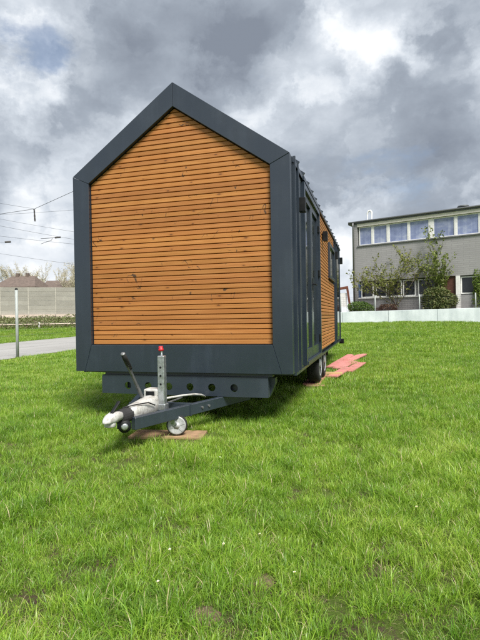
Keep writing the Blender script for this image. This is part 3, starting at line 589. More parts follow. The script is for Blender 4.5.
# folded corner steadies
for s in (-1, 1):
    for y, d in ((1.05, 1), (6.3, -1)): part(MB().bar((s * 0.9, y, 0.47), (s * 0.9, y + d * 0.75, 0.41), 0.06, 0.05).bar((s * 0.9 - 0.05, y + d * 0.75, 0.39), (s * 0.9 + 0.05, y + d * 0.75, 0.39), 0.10, 0.02), 'corner_steady', 'chassis')
part(MB().bar((1.10, LEN + 0.03, 0.52), (1.33, LEN + 0.03, 0.52), 0.05, 0.05).box(1.25, 1.36, LEN + 0.03, LEN + 0.07, 0.46, 0.58), 'tail_lamp_bracket', 'black_plastic')

# ------------------------------------------------------------------ loose boards
def board(name, c, ang, ln, wd, th, z, mat, label, cat, seed, jag=0.0, pitch=0.0):
    r = random.Random(seed); n = 6; m = MB(); pts = []
    pts = [(-ln / 2, -wd / 2), (ln / 2 + r.uniform(-jag, jag), -wd / 2), (ln / 2 + r.uniform(-jag, jag), 0), (ln / 2 + r.uniform(-jag, jag), wd / 2), (-ln / 2, wd / 2)]
    m.extr([(x, y, 0) for x, y in pts], (0, 0, th)); o = m.build(name, mat, None, 0.004)
    o.location = (c[0], c[1], z); o.rotation_euler = (0, -pitch, ang); return tag(o, label, cat)
board('wooden_board', (0.13, -0.535, 0), R(9), 0.72, 0.27, 0.027, 0.002, 'timber', 'flat brown wooden board under the jockey wheel', 'board', 3)
RA = math.atan2(3.2, 0.52)
RA = math.atan2(1.9, 0.40)
rows = [((1.36, 6.12), 2.0, 'red board closest to the house, farther back than the wheels', 1), ((1.545, 6.20), 1.95, 'red board second from the house, ending farthest back', 2),
        ((1.45, 4.42), 1.35, 'short red board lying in the grass right beside the wheels', 3), ((1.70, 5.26), 1.30, 'red board with a ragged end lying farthest out in the grass', 4), ((1.50, 5.52), 1.2, 'red board lying in the middle, overlapped on both sides by the others', 7)]
for c, ln, lb, sd in rows:
    d = Vector((math.cos(RA), math.sin(RA))); z0 = hz(c[0] - d.x * ln / 2, c[1] - d.y * ln / 2); z1 = hz(c[0] + d.x * ln / 2, c[1] + d.y * ln / 2)
    o = board('red_board', c, RA + rnd.uniform(-0.05, 0.05), ln, 0.20, 0.03, max((z0 + z1) / 2, hz(*c)) + 0.045, 'red_board', lb, 'board', sd, 0.16, math.atan2(z1 - z0, ln) + rnd.uniform(-0.008, 0.008)); o['group'] = 'red boards laid in the grass by the wheels'; o.rotation_euler.x = rnd.uniform(-0.06, 0.06)
board('red_board', (1.07, 3.74, 0), R(90), 1.5, 0.28, 0.035, 0.003, 'red_board', 'red board under the trailer wheels', 'board', 9)['group'] = 'red boards laid in the grass by the wheels'
board('timber_strip', (1.34, 3.98, 0), R(3), 0.34, 0.05, 0.05, hz(1.34, 3.98) + 0.07, 'timber_pale', 'pale timber strip lying across the red boards', 'timber', 5)
board('timber_strip', (1.16, 2.80, 0), R(12), 0.30, 0.06, 0.025, hz(1.16, 2.8) + 0.02, 'timber', 'short brown timber offcut in front of the trailer wheel', 'timber', 6)

# ------------------------------------------------------------------ foliage
def leaf_mesh(name, pts, nrm, size, mat, parent=None, seed=0, aspect=0.55):
    """one small folded leaf at each point"""
    rs = np.random.RandomState(seed); n = len(pts); pts = np.asarray(pts); sz = size * rs.uniform(0.6, 1.3, n)[:, None]
    a = rs.normal(size=(n, 3)); a /= np.linalg.norm(a, axis=1)[:, None]; b = rs.normal(size=(n, 3)) + nrm; b -= a * (a * b).sum(1)[:, None]; b /= np.linalg.norm(b, axis=1)[:, None] + 1e-6
    c = np.cross(a, b)
    v = np.stack([pts - a * sz * 0.5, pts + c * sz * aspect * 0.5 + b * sz * 0.08, pts + a * sz * 0.5, pts - c * sz * aspect * 0.5 + b * sz * 0.08], 1).reshape(-1, 3)
    f = (np.arange(n)[:, None] * 4 + np.array([[0, 1, 2, 3]])).tolist()
    me = bpy.data.meshes.new(name); me.from_pydata(v.tolist(), [], f); me.materials.append(MATS[mat])
    t = np.repeat(rs.rand(n), 4); col = np.stack([t, t, t, np.ones_like(t)], 1).ravel(); at = me.color_attributes.new('tint', 'FLOAT_COLOR', 'POINT'); at.data.foreach_set('color', col.astype(np.float32))
    return link(name, me, parent)
def tree(name, base, hgt, spread, label, cat, mat, leaf=0.13, nleaf=7, seed=1, forks=6, lean=(0, 0), trunk=0.08, split=0.3, group=None, up=0.55, width=None, centre=(0, 0), jit=0.09):
    r = random.Random(seed); t = thing(name, base, label, cat, group); m = MB(); tips = []
    def branch(p, d, ln, rad, lev):
        n = 4; pts = [p]; q = p.copy()
        for i in range(n):
            d = (d + Vector((r.uniform(-.16, .16), r.uniform(-.16, .16), r.uniform(-.06, .16)))).normalized(); q = q + d * (ln / n); pts.append(q)
        m.tube(pts, [rad * (1 - 0.62 * i / n) for i in range(n + 1)], 6 if lev < 2 else 4, cap=False)
        if lev >= 1:
            for i in range(1, n + 1):
                for j in range(nleaf): tips.append(pts[i].lerp(pts[i - 1], r.random()) + Vector((r.gauss(0, jit), r.gauss(0, jit), r.gauss(0, jit))))
        if lev < 3:
            for i in range(4 if lev else forks):
                f = r.uniform(0.25, 1.0) if lev else r.uniform(0.55, 1.0); j = min(n - 1, int(f * n)); o = pts[j].lerp(pts[j + 1], f * n - j)
                a = r.uniform(0, 2 * math.pi) if lev else 2 * math.pi * (i + r.uniform(-.3, .3)) / forks
                nd = (d * up + Vector((math.cos(a) * spread, math.sin(a) * spread, r.uniform(0.15, 0.6)))).normalized()
                branch(o, nd, ln * (r.uniform(0.55, 0.85) if lev else r.uniform(0.9, 1.25) * (1 - split) / split), rad * 0.55, lev + 1)
    branch(Vector((0, 0, -0.05)), Vector((lean[0], lean[1], 1)).normalized(), hgt * split, trunk, 0)
    pts = np.array([tuple(p) for p in tips]); top = np.percentile(pts[:, 2], 99.5); k = hgt / top
    lo, hi = np.percentile(pts[:, :2], 2, axis=0), np.percentile(pts[:, :2], 98, axis=0); q = width / (hi - lo).max() if width else 1.0; mid = (lo + hi) / 2
    def fit(p):
        p = np.array([tuple(x) for x in p]); f = np.clip(p[:, 2] / (top * 0.7), 0, 1)[:, None]; p[:, :2] = (p[:, :2] - mid * f) * q + np.array(centre) * f; p[:, 2] *= k; return p
    m.v = [tuple(x) for x in fit(m.v)]; m.build('trunk', 'bark', t); leaf_mesh('crown', fit(tips), (0, 0, 0.5), leaf, mat, t, seed)
    return t
def bush(name, base, rx, ry, rz, label, mat, n=2200, leaf=0.09, seed=1, lumps=7, cat='bush', group=None):
    rs = np.random.RandomState(seed); t = thing(name, base, label, cat, group); d = rs.normal(size=(n, 3)); d /= np.linalg.norm(d, axis=1)[:, None]
    lump = rs.normal(size=(lumps, 3)); lump /= np.linalg.norm(lump, axis=1)[:, None]; bumpv = np.max(d @ lump.T, 1)
    rad = (0.62 + 0.44 * bumpv ** 4) * (1 - 0.45 * rs.rand(n) ** 2.2) * (1 + rs.normal(0, 0.05, n)); p = d * rad[:, None] * np.array([rx, ry, rz]); p[:, 2] += rz * 0.92; p[:, 2] = np.maximum(p[:, 2], 0.02)
    leaf_mesh('foliage', p, d * 1.2, leaf, mat, t, seed)
    m = MB(); r = random.Random(seed)
    for i in range(7):
        a = r.uniform(0, 6.28); e = Vector((math.cos(a) * rx * 0.6, math.sin(a) * ry * 0.6, rz * r.uniform(0.9, 1.5))); m.tube([(e.x * .1, e.y * .1, -0.05), tuple(e * 0.5 + Vector((0, 0, 0.1))), tuple(e)], [0.02, 0.014, 0.005], 5, cap=False)
    m.build('stem', 'bark', t); return t

# ------------------------------------------------------------------ right: wall, planting bed, office building
E2 = Vector((0.95058, -0.31049, 0)); N2 = Vector((-0.31049, -0.95058, 0)); BA = Vector((0.864, 26.187, 0)); ANG = math.atan2(E2.y, E2.x)
bed = MB(); pts = [(-3.2, 22.75), (0.35, 23.06), (8.0, 23.40), (22, 24.2), (22, 34), (-3.2, 34)]
bed.extr([(x, y, 0.3) for x, y in pts], (0, 0, 0.92)); tag(bed.build('planting_bed', 'soil'), kind='structure')
cw = thing('concrete_wall', (0.35, 22.9, 0), 'low whitish concrete wall along the far edge of the grass', 'wall')
wp = [(-2.6, 22.72, 1.375), (0.35, 22.87, 1.385), (2.9, 22.98, 1.41), (5.5, 23.09, 1.44), (8.1, 23.22, 1.475), (10.7, 23.35, 1.50), (13.3, 23.5, 1.52)]
for (xa, ya, za), (xb, yb, zb) in zip(wp[:-1], wp[1:]):
    m = MB(); o = Vector((0.35, 22.9, 0)); a = Vector((xa + 0.006, ya, 0.35)) - o; b = Vector((xb - 0.006, yb, 0.35)) - o; d = (b - a).normalized(); nn = Vector((-d.y, d.x, 0)) * 0.18
    vs = [a, b, b + nn, a + nn]; zt = (za, zb, zb, za); vs = vs + [Vector((p.x, p.y, z)) for p, z in zip(vs, zt)]
    m.poly(vs, [(3, 2, 1, 0), (4, 5, 6, 7), (0, 1, 5, 4), (1, 2, 6, 5), (2, 3, 7, 6), (3, 0, 4, 7)]); m.build('wall_panel', 'concrete_white', cw, 0.012)
# wire fence on posts behind the wall
wf = thing('wire_fence', (2.2, 23.2, 1.22), 'thin grey wire mesh fence with pale posts above the low concrete wall', 'fence')
fpts = [(-1.6, 23.05), (0.27, 23.15), (2.2, 23.22), (4.6, 23.33), (7.51, 23.5), (10.2, 23.63)]
for x, y in fpts: MB().tube([(x - 2.2, y - 23.2, -0.1), (x - 2.2, y - 23.2, 1.08)], 0.035, 8).build('post', 'grey_paint', wf)
for (xa, ya), (xb, yb) in zip(fpts[:-1], fpts[1:]):
    m = MB()
    for k in range(9): z = 0.12 + k * 0.11; m.tube([(xa - 2.2, ya - 23.2, z), (xb - 2.2, yb - 23.2, z)], 0.003, 4, False)
    n = int(math.hypot(xb - xa, yb - ya) / 0.16)
    for k in range(1, n): t = k / n; x = xa + (xb - xa) * t - 2.2; y = ya + (yb - ya) * t - 23.2; m.tube([(x, y, 0.10), (x, y, 1.02)], 0.0025, 4, False)
    m.build('mesh_panel', 'wire', wf)
# office building, its own frame: x along the facade, y into the house, z up
ob = thing('office_building', BA, 'long grey brick two-storey building with a band of blue upper windows', 'building'); ob.rotation_euler = (0, 0, ANG)
BL, BDp, BT = 19.0, 11.0, 7.19
def bpart(m, name, mat, par=None, bevel=0): return m.build(name, mat, par or ob, bevel)
UZ0, UZ1 = 5.62, 6.80; LZ0, LZ1 = 2.32, 3.24
wl = MB().box(0, BL, 0.0, BDp, 0.9, LZ0 - 0.1).box(0, BL, 0.0, BDp, LZ1 + 0.1, UZ0 - 0.07).box(0, BL, 0.20, BDp, LZ0 - 0.0995, LZ1 + 0.0995).box(0, BL, 0.20, BDp, UZ0 - 0.0695, 6.99)
wl.box(0, 0.36, 0.0, 0.1995, LZ0 - 0.0995, LZ1 + 0.0995).box(0, 0.33, 0.0, 0.1995, UZ0 - 0.0695, 6.99)
bpart(wl, 'wall', 'grey_brick')
bpart(B(0.331, BL, -0.02, 0.18, 6.81, 7.0), 'cream_fascia', 'cream_fascia')
rf = bpart(B(-0.25, BL, -0.06, BDp + 0.2, 7.001, 7.19), 'roof', 'dark_fascia', bevel=0.01)
bpart(MB().tube([(-0.2, -0.105, 7.12), (BL, -0.105, 7.12)], 0.045, 8), 'gutter', 'steel_dull', rf)
bpart(B(0.331, BL, -0.06, 0.18, UZ0 - 0.069, UZ0 - 0.005), 'window_sill', 'steel_dull'); bpart(B(0.361, 5.35, -0.06, 0.18, LZ0 - 0.099, LZ0 - 0.03), 'window_sill', 'white_frame')
ups = [(0.45, 1.24), (1.36, 2.20), (2.34, 3.44), (3.56, 4.66), (4.92, 6.04), (6.18, 7.30), (7.56, 8.66), (8.80, 9.90), (10.16, 11.26), (11.40, 12.5), (12.76, 13.86), (14.0, 15.1)]
def bwindow(x0, x1, z0, z1, glass, fr, y=0.10):
    w = bpart(B(x0, x1, y + 0.03, y + 0.06, z0, z1), 'window', glass); t = 0.055
    bpart(MB().box(x0 - t, x0, y, y + 0.09, z0 - t, z1 + t).box(x1, x1 + t, y, y + 0.09, z0 - t, z1 + t).box(x0, x1, y, y + 0.088, z1, z1 + t).box(x0, x1, y, y + 0.088, z0 - t, z0), 'window_frame', fr, w)
    return w
for x0, x1 in ups: bwindow(x0 + 0.03, x1 - 0.03, UZ0 + 0.06, UZ1 - 0.06, 'office_glass', 'white_frame')
for (a0, a1), (b0, b1) in zip(ups[:-1], ups[1:]): bpart(B(a1 + 0.026, b0 - 0.026, 0.09, 0.185, UZ0, UZ1), 'mullion', 'white_frame')
los = [(0.53, 1.26), (1.47, 2.11), (2.24, 3.01), (3.14, 3.83), (4.02, 5.24)]
for i, (x0, x1) in enumerate(los): bwindow(x0 + 0.03, x1 - 0.03, LZ0 + 0.03, LZ1 - 0.03, 'office_glass_dark', 'white_frame')
bpart(B(0.362, 0.44, -0.01, 0.19, LZ0 - 0.028, LZ1 + 0.09), 'blue_panel', 'blue_frame')
dr = bpart(B(5.44, 6.08, 0.08, 0.16, 1.05, LZ1 + 0.08), 'door', 'door_brown'); bpart(B(5.50, 5.53, 0.03, 0.078, 2.0, 2.2), 'handle', 'galvanised', dr)
bpart(B(6.09, 6.31, -0.05, 0.19, 1.0, LZ1 + 0.09), 'pillar', 'white_frame')
for x0, x1 in ((6.36, 7.5), (7.7, 8.9), (9.1, 10.3), (10.5, 11.7)): bwindow(x0 + 0.03, x1 - 0.03, LZ0 + 0.03, LZ1 - 0.03, 'office_glass_dark', 'white_frame')
dp = MB().tube([(0.10, -0.12, 7.08), (0.10, -0.16, 6.85), (0.10, -0.08, 6.7), (0.10, -0.08, 1.0)], 0.05, 8); bpart(dp, 'downpipe', 'steel_dull')
fl = bpart(MB().tube([(0.82, 0.6, 7.19), (0.82, 0.6, 7.75), (0.90, 0.6, 7.88), (1.02, 0.6, 7.88), (1.10, 0.6, 7.75), (1.10, 0.6, 7.19)], 0.06, 8), 'flue', 'white_frame')
bpart(MB().lathe([(0.22, 0), (0.22, 0.16), (0.34, 0.17), (0.30, 0.26), (0.1, 0.30)], (6.4, 0.9, 7.19), (0, 0, 1), 14), 'roof_vent', 'dark_fascia')
# rust-red leaning frame beside the house's far corner
rs_ = thing('garden_arch', (0.36, 24.9, 1.22), 'rust-red leaning arch standing left of the office building behind the low wall', 'arch')
for a, b in (((-0.42, 0, 0), (-0.36, 0, 1.62)), ((0.42, 0, 0), (0.20, 0, 1.66))): MB().bar(a, b, 0.13, 0.12, up=(0, 1, 0)).build('post', 'rust', rs_, 0.01)
MB().bar((-0.44, 0, 1.60), (0.26, 0, 1.70), 0.16, 0.14, up=(0, 1, 0)).build('beam', 'rust', rs_, 0.01)
MB().box(-0.30, 0.16, 0.05, 0.09, 0.5, 1.35).build('board', 'white_frame', rs_)

tree('young_tree', (3.52, 24.84, 1.2), 4.0, 0.66, 'sparse young tree with spreading limbs, left of its pair before the office building', 'tree', 'leaf_young', 0.14, 5, 4, 6, (-0.06, 0), 0.075, 0.30, 'young trees before the office building', width=4.1, centre=(-0.55, 0))
tree('young_tree', (5.35, 24.86, 1.2), 5.0, 0.48, 'taller upright young tree behind the round bush, right of its pair', 'tree', 'leaf_mid', 0.15, 6, 9, 7, (0.04, 0), 0.08, 0.28, 'young trees before the office building', 0.7, 3.0, (-0.05, 0))
bush('rounded_bush', (5.80, 23.95, 1.2), 1.15, 0.75, 0.80, 'rounded olive-green bush below the taller tree, behind the low wall', 'leaf_dark', 6500, 0.11, 3, 9)
bush('leafy_bush', (1.35, 23.75, 1.2), 0.85, 0.5, 0.50, 'bright green low bush at the left end of the low wall', 'leaf_green', 2200, 0.10, 5)
bush('red_shrub', (2.85, 24.15, 1.2), 0.75, 0.4, 0.36, 'low reddish-brown shrub under the left young tree', 'leaf_red', 1500, 0.08, 6)
bush('upright_bush', (7.95, 23.98, 1.2), 0.62, 0.55, 1.36, 'tall bright green bush at the right edge of the picture', 'leaf_bright', 3600, 0.10, 7)

# ------------------------------------------------------------------ left: fence, verge, railway bank, barrier
lf = thing('roadside_fence', (-8.70, 7.46, 0), 'wire fence with a pale steel post along the near edge of the road', 'fence')
for y in (2.9, 7.46, 12.1):
    x = -8.70 - 0.12 * (y - 7.46) + 8.70; p = MB().tube([(x, y - 7.46, -0.2), (x, y - 7.46, 2.14)], 0.045, 10).build('post', 'grey_paint', lf)
    MB().lathe([(0.044, 0), (0.044, 0.05), (0.02, 0.07)], (x, y - 7.46, 2.13), (0, 0, 1), 10).build('post_cap', 'black_plastic', p)
for k in range(11):
    z = 0.12 + k * 0.195; MB().tube([(-0.12 * -4.56, -4.56, z), (0, 0, z), (-0.12 * 4.64, 4.64, z)], 0.0016, 4, False).build('strand', 'galvanised', lf)
nb = thing('noise_barrier', (WP[0], WP[1], 1.5), 'beige panelled noise barrier along the railway bank', 'barrier'); nb.rotation_euler = (0, 0, math.atan2(WD[1], WD[0]))
for i in range(-3, 12):
    x0 = i * 2.5; MB().box(x0 - 0.05, x0 + 0.05, -0.05, 0.13, -0.3, 3.01).build('post', 'barrier_post', nb, 0.01)
    for k in range(6): MB().box(x0 + 0.051, x0 + 2.449, -0.04, 0.10, 0.32 + k * 0.448, 0.32 + k * 0.448 + 0.440).build('panel', 'barrier_panel', nb, 0.012)
    MB().box(x0 + 0.051, x0 + 2.449, -0.30, 0.10, -0.15, 0.31).build('plinth', 'ledge_concrete', nb, 0.01)
def left_house(name, c, w, d, z0, ze, zr, hip, ang, label, chim):
    t = thing(name, (c[0], c[1], z0), label, 'house'); t.rotation_euler = (0, 0, ang); h = ze - z0; rz = zr - z0; w2, d2 = w / 2, d / 2
    MB().box(-w2 + .3, w2 - .3, -d2 + .3, d2 - .3, -0.5, h).build('wall', 'house_render', t)
    for x in (-w2 * .5, 0, w2 * .5):
        f = MB().box(x - .5, x + .5, -d2 + .24, -d2 + .299, h - 2.2, h - 0.9).build('window', 'office_glass_dark', t)
    r = MB(); e = h + 0.002; vs = [(-w2, -d2, e), (w2, -d2, e), (w2, d2, e), (-w2, d2, e), (-w2 + hip, 0, rz), (w2 - hip, 0, rz), (-w2, -d2, e - .15), (w2, -d2, e - .15), (w2, d2, e - .15), (-w2, d2, e - .15)]
    r.poly(vs, [(0, 1, 5, 4), (2, 3, 4, 5), (1, 2, 5), (3, 0, 4), (0, 6, 7, 1), (1, 7, 8, 2), (2, 8, 9, 3), (3, 9, 6, 0)]); rf = r.build('roof', 'roof_tile', t)
    for x in chim: MB().box(x - .25, x + .25, -.25, .25, rz - .5, rz + .45).build('chimney', 'roof_tile', rf)
    return t
ca = math.atan2(R2[1], R2[0])
left_house('brown_house', (-52.2, 58.2), 6.9, 7.0, 1.5, 6.55, 8.5, 1.6, ca, 'house with a brown hipped roof behind the barrier, farther left', [-0.9, 0.7])
left_house('low_roof_house', (-48.2, 64.2), 7.6, 6.5, 1.5, 6.6, 8.1, 0.25, ca, 'house with a low brown gabled roof behind the barrier, beside the tiny house', [])
tree('pale_tree', (-56.0, 63.5, 1.5), 9.6, 0.8, 'pale blossoming tree behind the brown hipped roof', 'tree', 'blossom', 0.17, 30, 21, 7, (0, 0), 0.16, 0.3, 'pale trees behind the barrier', width=7.5, jit=0.28)
tree('pale_tree', (-50.4, 65.5, 1.5), 8.2, 0.8, 'small pale tree to the right of the brown hipped roof', 'tree', 'blossom', 0.17, 22, 22, 7, (0, 0), 0.14, 0.3, 'pale trees behind the barrier', width=4, jit=0.25)
tree('pale_tree', (-43.6, 62.0, 1.5), 9.4, 0.7, 'pale blossoming tree close against the left edge of the tiny house', 'tree', 'blossom', 0.17, 30, 23, 7, (0, 0), 0.16, 0.3, 'pale trees behind the barrier', width=6.5, jit=0.28)
# low rail with white posts on the bank
gr = thing('guide_rail', (-24, 29.4, 0), 'thin pale rail on short posts along the foot of the bank', 'rail'); gd = Vector((WD[0], WD[1], 0))
def bank(t, d): p = WP + WD * t + WN * d; return Vector((p[0], p[1], hz(p[0], p[1])))
pr = [bank(t, 7.0) - Vector((-24, 29.4, 0)) + Vector((0, 0, 0.32)) for t in (-8, 0, 4, 8, 12, 16)]
MB().tube(pr, 0.05, 6).build('rail', 'ledge_concrete', gr)
for t in (0, 4.2, 8.4, 12.6): p = bank(t, 7.0) - Vector((-24, 29.4, 0)); MB().box(p.x - .05, p.x + .05, p.y - .05, p.y + .05, p.z - .1, p.z + .5).build('post', 'white_frame', gr)
# overhead line of the railway
def wire(a, b, sag, label, rad=0.012, extra=None):
    a = Vector(a); b = Vector(b); pts = [a.lerp(b, k / 10) - Vector((0, 0, sag * 4 * (k / 10) * (1 - k / 10))) for k in range(11)]
    if extra: pts = [Vector(p) for p in extra]
    o = MB().tube(pts, rad, 5).build('overhead_wire', 'wire'); return tag(o, label, 'wire', 'overhead railway wires')
dv = Vector((0.961, 0.274, 0))
def W3(px, z, dep=0.0): p = Vector((-30.1, 29.85, 0)) + dv * (px * 0.0902); return Vector((p.x, p.y, z))
wire(0, 0, 0, 'overhead wire bent upwards at the hanging insulator', 0.019, [W3(-40, 10.55), W3(0, 10.88), W3(34, 11.28), W3(72, 12.75), W3(110, 14.2)]) if False else tag(MB().tube([W3(-40, 10.55), W3(0, 10.88), W3(34, 11.28), W3(72, 12.75), W3(110, 14.2)], 0.020, 5).build('overhead_wire', 'wire'), 'overhead wire bent upwards at the hanging insulator', 'wire', 'overhead railway wires')
wire(W3(-40, 12.6), W3(34, 11.30), 0.05, 'topmost thin wire running down to the hanging insulator', 0.011)
wire(W3(-40, 10.75), W3(110, 11.35), 0.1, 'level overhead wire just below the bent wire', 0.010)
wire(W3(-40, 11.2), W3(110, 8.6), 0.1, 'overhead wire falling to the right through the hanging insulator tip', 0.010)
wire(W3(-40, 10.6), W3(110, 7.9), 0.1, 'overhead wire falling to the right above the strut', 0.011)
wire(W3(-40, 9.4), W3(110, 7.7), 0.08, 'overhead wire passing through the strut end', 0.011)
wire(W3(-40, 7.95), W3(110, 5.75), 0.08, 'lowest overhead wire, above the brown roofs', 0.010)
def insulator(a, b, r, label):
    a = Vector(a); b = Vector(b); n = 9; prof = [(0.02, 0)]; L_ = (b - a).length
    for i in range(n): prof += [(r * 0.5, L_ * (i + 0.3) / n), (r, L_ * (i + 0.5) / n), (r * 0.5, L_ * (i + 0.75) / n)]
    o = MB().lathe(prof + [(0.02, L_)], a, b - a, 10).build('insulator', 'insulator'); return tag(o, label, 'insulator', 'dark insulators on the overhead line')
insulator(W3(34, 11.27), W3(34.6, 10.15), 0.10, 'dark insulator hanging upright from the bent wire')
insulator(W3(54, 8.66), W3(60, 8.70), 0.09, 'dark insulator lying level at the right end of the strut')
insulator(W3(4, 8.34), W3(10, 8.36), 0.09, 'dark insulator lying level at the left edge of the picture')
st = thing('catenary_strut', W3(51, 8.46), 'thin bracket arms holding the overhead wire beside the right insulator', 'bracket'); o0 = W3(51, 8.46)
MB().tube([W3(40, 8.60) - o0, W3(54, 8.66) - o0], 0.022, 6).build('arm', 'wire', st); MB().tube([W3(40, 8.12) - o0, W3(51, 8.46) - o0, W3(51.5, 8.66) - o0], 0.018, 6).build('arm', 'wire', st)
wire(W3(-40, 8.33), W3(4, 8.34), 0.02, 'short overhead wire ending at the left insulator', 0.010)

# brambles on the railway bank, one mass
def brambles():
    rs = np.random.RandomState(31); n = 26000; t = rs.uniform(-9, 24, n); d = rs.uniform(1.9, 7.6, n); p = WP[None] + WD[None] * t[:, None] + WN[None] * d[:, None]
    z = height(p[:, 0], p[:, 1]) + rs.rand(n) ** 1.6 * 0.5 * (0.3 + vnoise(p[:, 0] * 0.9, p[:, 1] * 0.9)); o = leaf_mesh('brambles', np.stack([p[:, 0], p[:, 1], z], 1), (0, 0, 1), 0.16, 'bramble', None, 3)
    tag(o, 'dry brown brambles covering the railway bank', 'brambles', kind='stuff')
brambles()

# ------------------------------------------------------------------ grass
def clump(name, seed, n, rad, h0, h1, w, lean, straw=0.06, seg=4, flat=0.0):
    rs = np.random.RandomState(seed); V = []; Fc = []; T = []
    for i in range(n):
        a = rs.uniform(0, 6.283); rr = rad * math.sqrt(rs.rand()); b = Vector((rr * math.cos(a), rr * math.sin(a), -0.008)); h = rs.uniform(h0, h1) * (1 - 0.35 * (rr / rad) * rs.rand())
        az = a + rs.normal(0, 1.0); ln = abs(rs.normal(lean, lean * 0.6)) + flat; out = Vector((math.cos(az), math.sin(az), 0)); side = Vector((-math.sin(az), math.cos(az), 0)); wd = w * rs.uniform(0.6, 1.35)
        tw = rs.uniform(-0.9, 0.9); side = (side * math.cos(tw) + out * math.sin(tw)); th = 0.10 + 0.25 * rs.rand() + flat * 0.4; p = b.copy(); o = len(V); hue = float(np.clip(rs.normal(0.5, 0.23), 0, 1)); s = 1.0 if rs.rand() < straw else rs.rand() * 0.12
        for k in range(seg + 1):
            f = k / seg; ww = wd * (1 - f ** 1.8) * (0.75 + 0.25 * min(1, f * 4))
            if k < seg: V += [tuple(p - side * ww * 0.5), tuple(p + side * ww * 0.5)]; T += [(hue, f, s, 1)] * 2
            else: V.append(tuple(p)); T.append((hue, f, s, 1))
            d = Vector((0, 0, math.cos(th))) + out * math.sin(th); p = p + d * (h / seg); th += ln * 1.5 / seg * (0.6 + f)
        for k in range(seg - 1): q = o + 2 * k; Fc.append((q, q + 1, q + 3, q + 2))
        q = o + 2 * (seg - 1); Fc.append((q, q + 1, q + 2))
    me = bpy.data.meshes.new(name); me.from_pydata(V, [], Fc); me.materials.append(MATS['grass_blade']); me.polygons.foreach_set('use_smooth', [True] * len(Fc))
    at = me.color_attributes.new('tint', 'FLOAT_COLOR', 'POINT'); at.data.foreach_set('color', np.array(T, np.float32).ravel()); return bpy.data.objects.new(name, me)
protos = bpy.data.collections.new('grass_prototypes')
PR = [clump('a_tuft', 1, 50, 0.060, 0.06, 0.13, 0.0038, 1.05, 0.04), clump('b_tuft', 2, 58, 0.075, 0.05, 0.11, 0.0032, 1.4, 0.05), clump('c_tuft', 3, 50, 0.05, 0.09, 0.17, 0.0042, 1.1, 0.03), clump('d_tuft', 4, 64, 0.085, 0.04, 0.085, 0.0032, 1.5, 0.06),
      clump('e_straw', 5, 34, 0.085, 0.05, 0.12, 0.0024, 1.2, 0.7, 4, 0.7), clump('f_broad', 6, 22, 0.05, 0.06, 0.12, 0.0070, 1.3, 0.0), clump('g_long', 7, 16, 0.06, 0.14, 0.23, 0.0042, 1.8, 0.05, 6, 0.25),
      clump('h_far', 8, 76, 0.17, 0.06, 0.13, 0.0070, 1.0, 0.05, 3), clump('i_far', 9, 76, 0.20, 0.05, 0.11, 0.0078, 1.15, 0.06, 3), clump('j_far', 10, 60, 0.30, 0.07, 0.14, 0.014, 0.9, 0.05, 2), clump('k_weed', 11, 13, 0.028, 0.035, 0.075, 0.017, 0.7, 0.0, 5, 0.75)]
for o in PR: protos.objects.link(o)
BARE = [(1.42, -3.02, 0.060), (1.58, -2.72, 0.055), (2.12, -2.98, 0.09), (1.00, -2.45, 0.08), (0.62, -2.2, 0.05), (2.35, -2.55, 0.07), (1.63, 2.70, 0.10), (1.80, 2.62, 0.07), (3.1, -0.9, 0.10), (0.9, -2.9, 0.05), (1.28, 2.55, 0.12), (3.6, 0.4, 0.12), (0.1, -1.9, 0.07)]
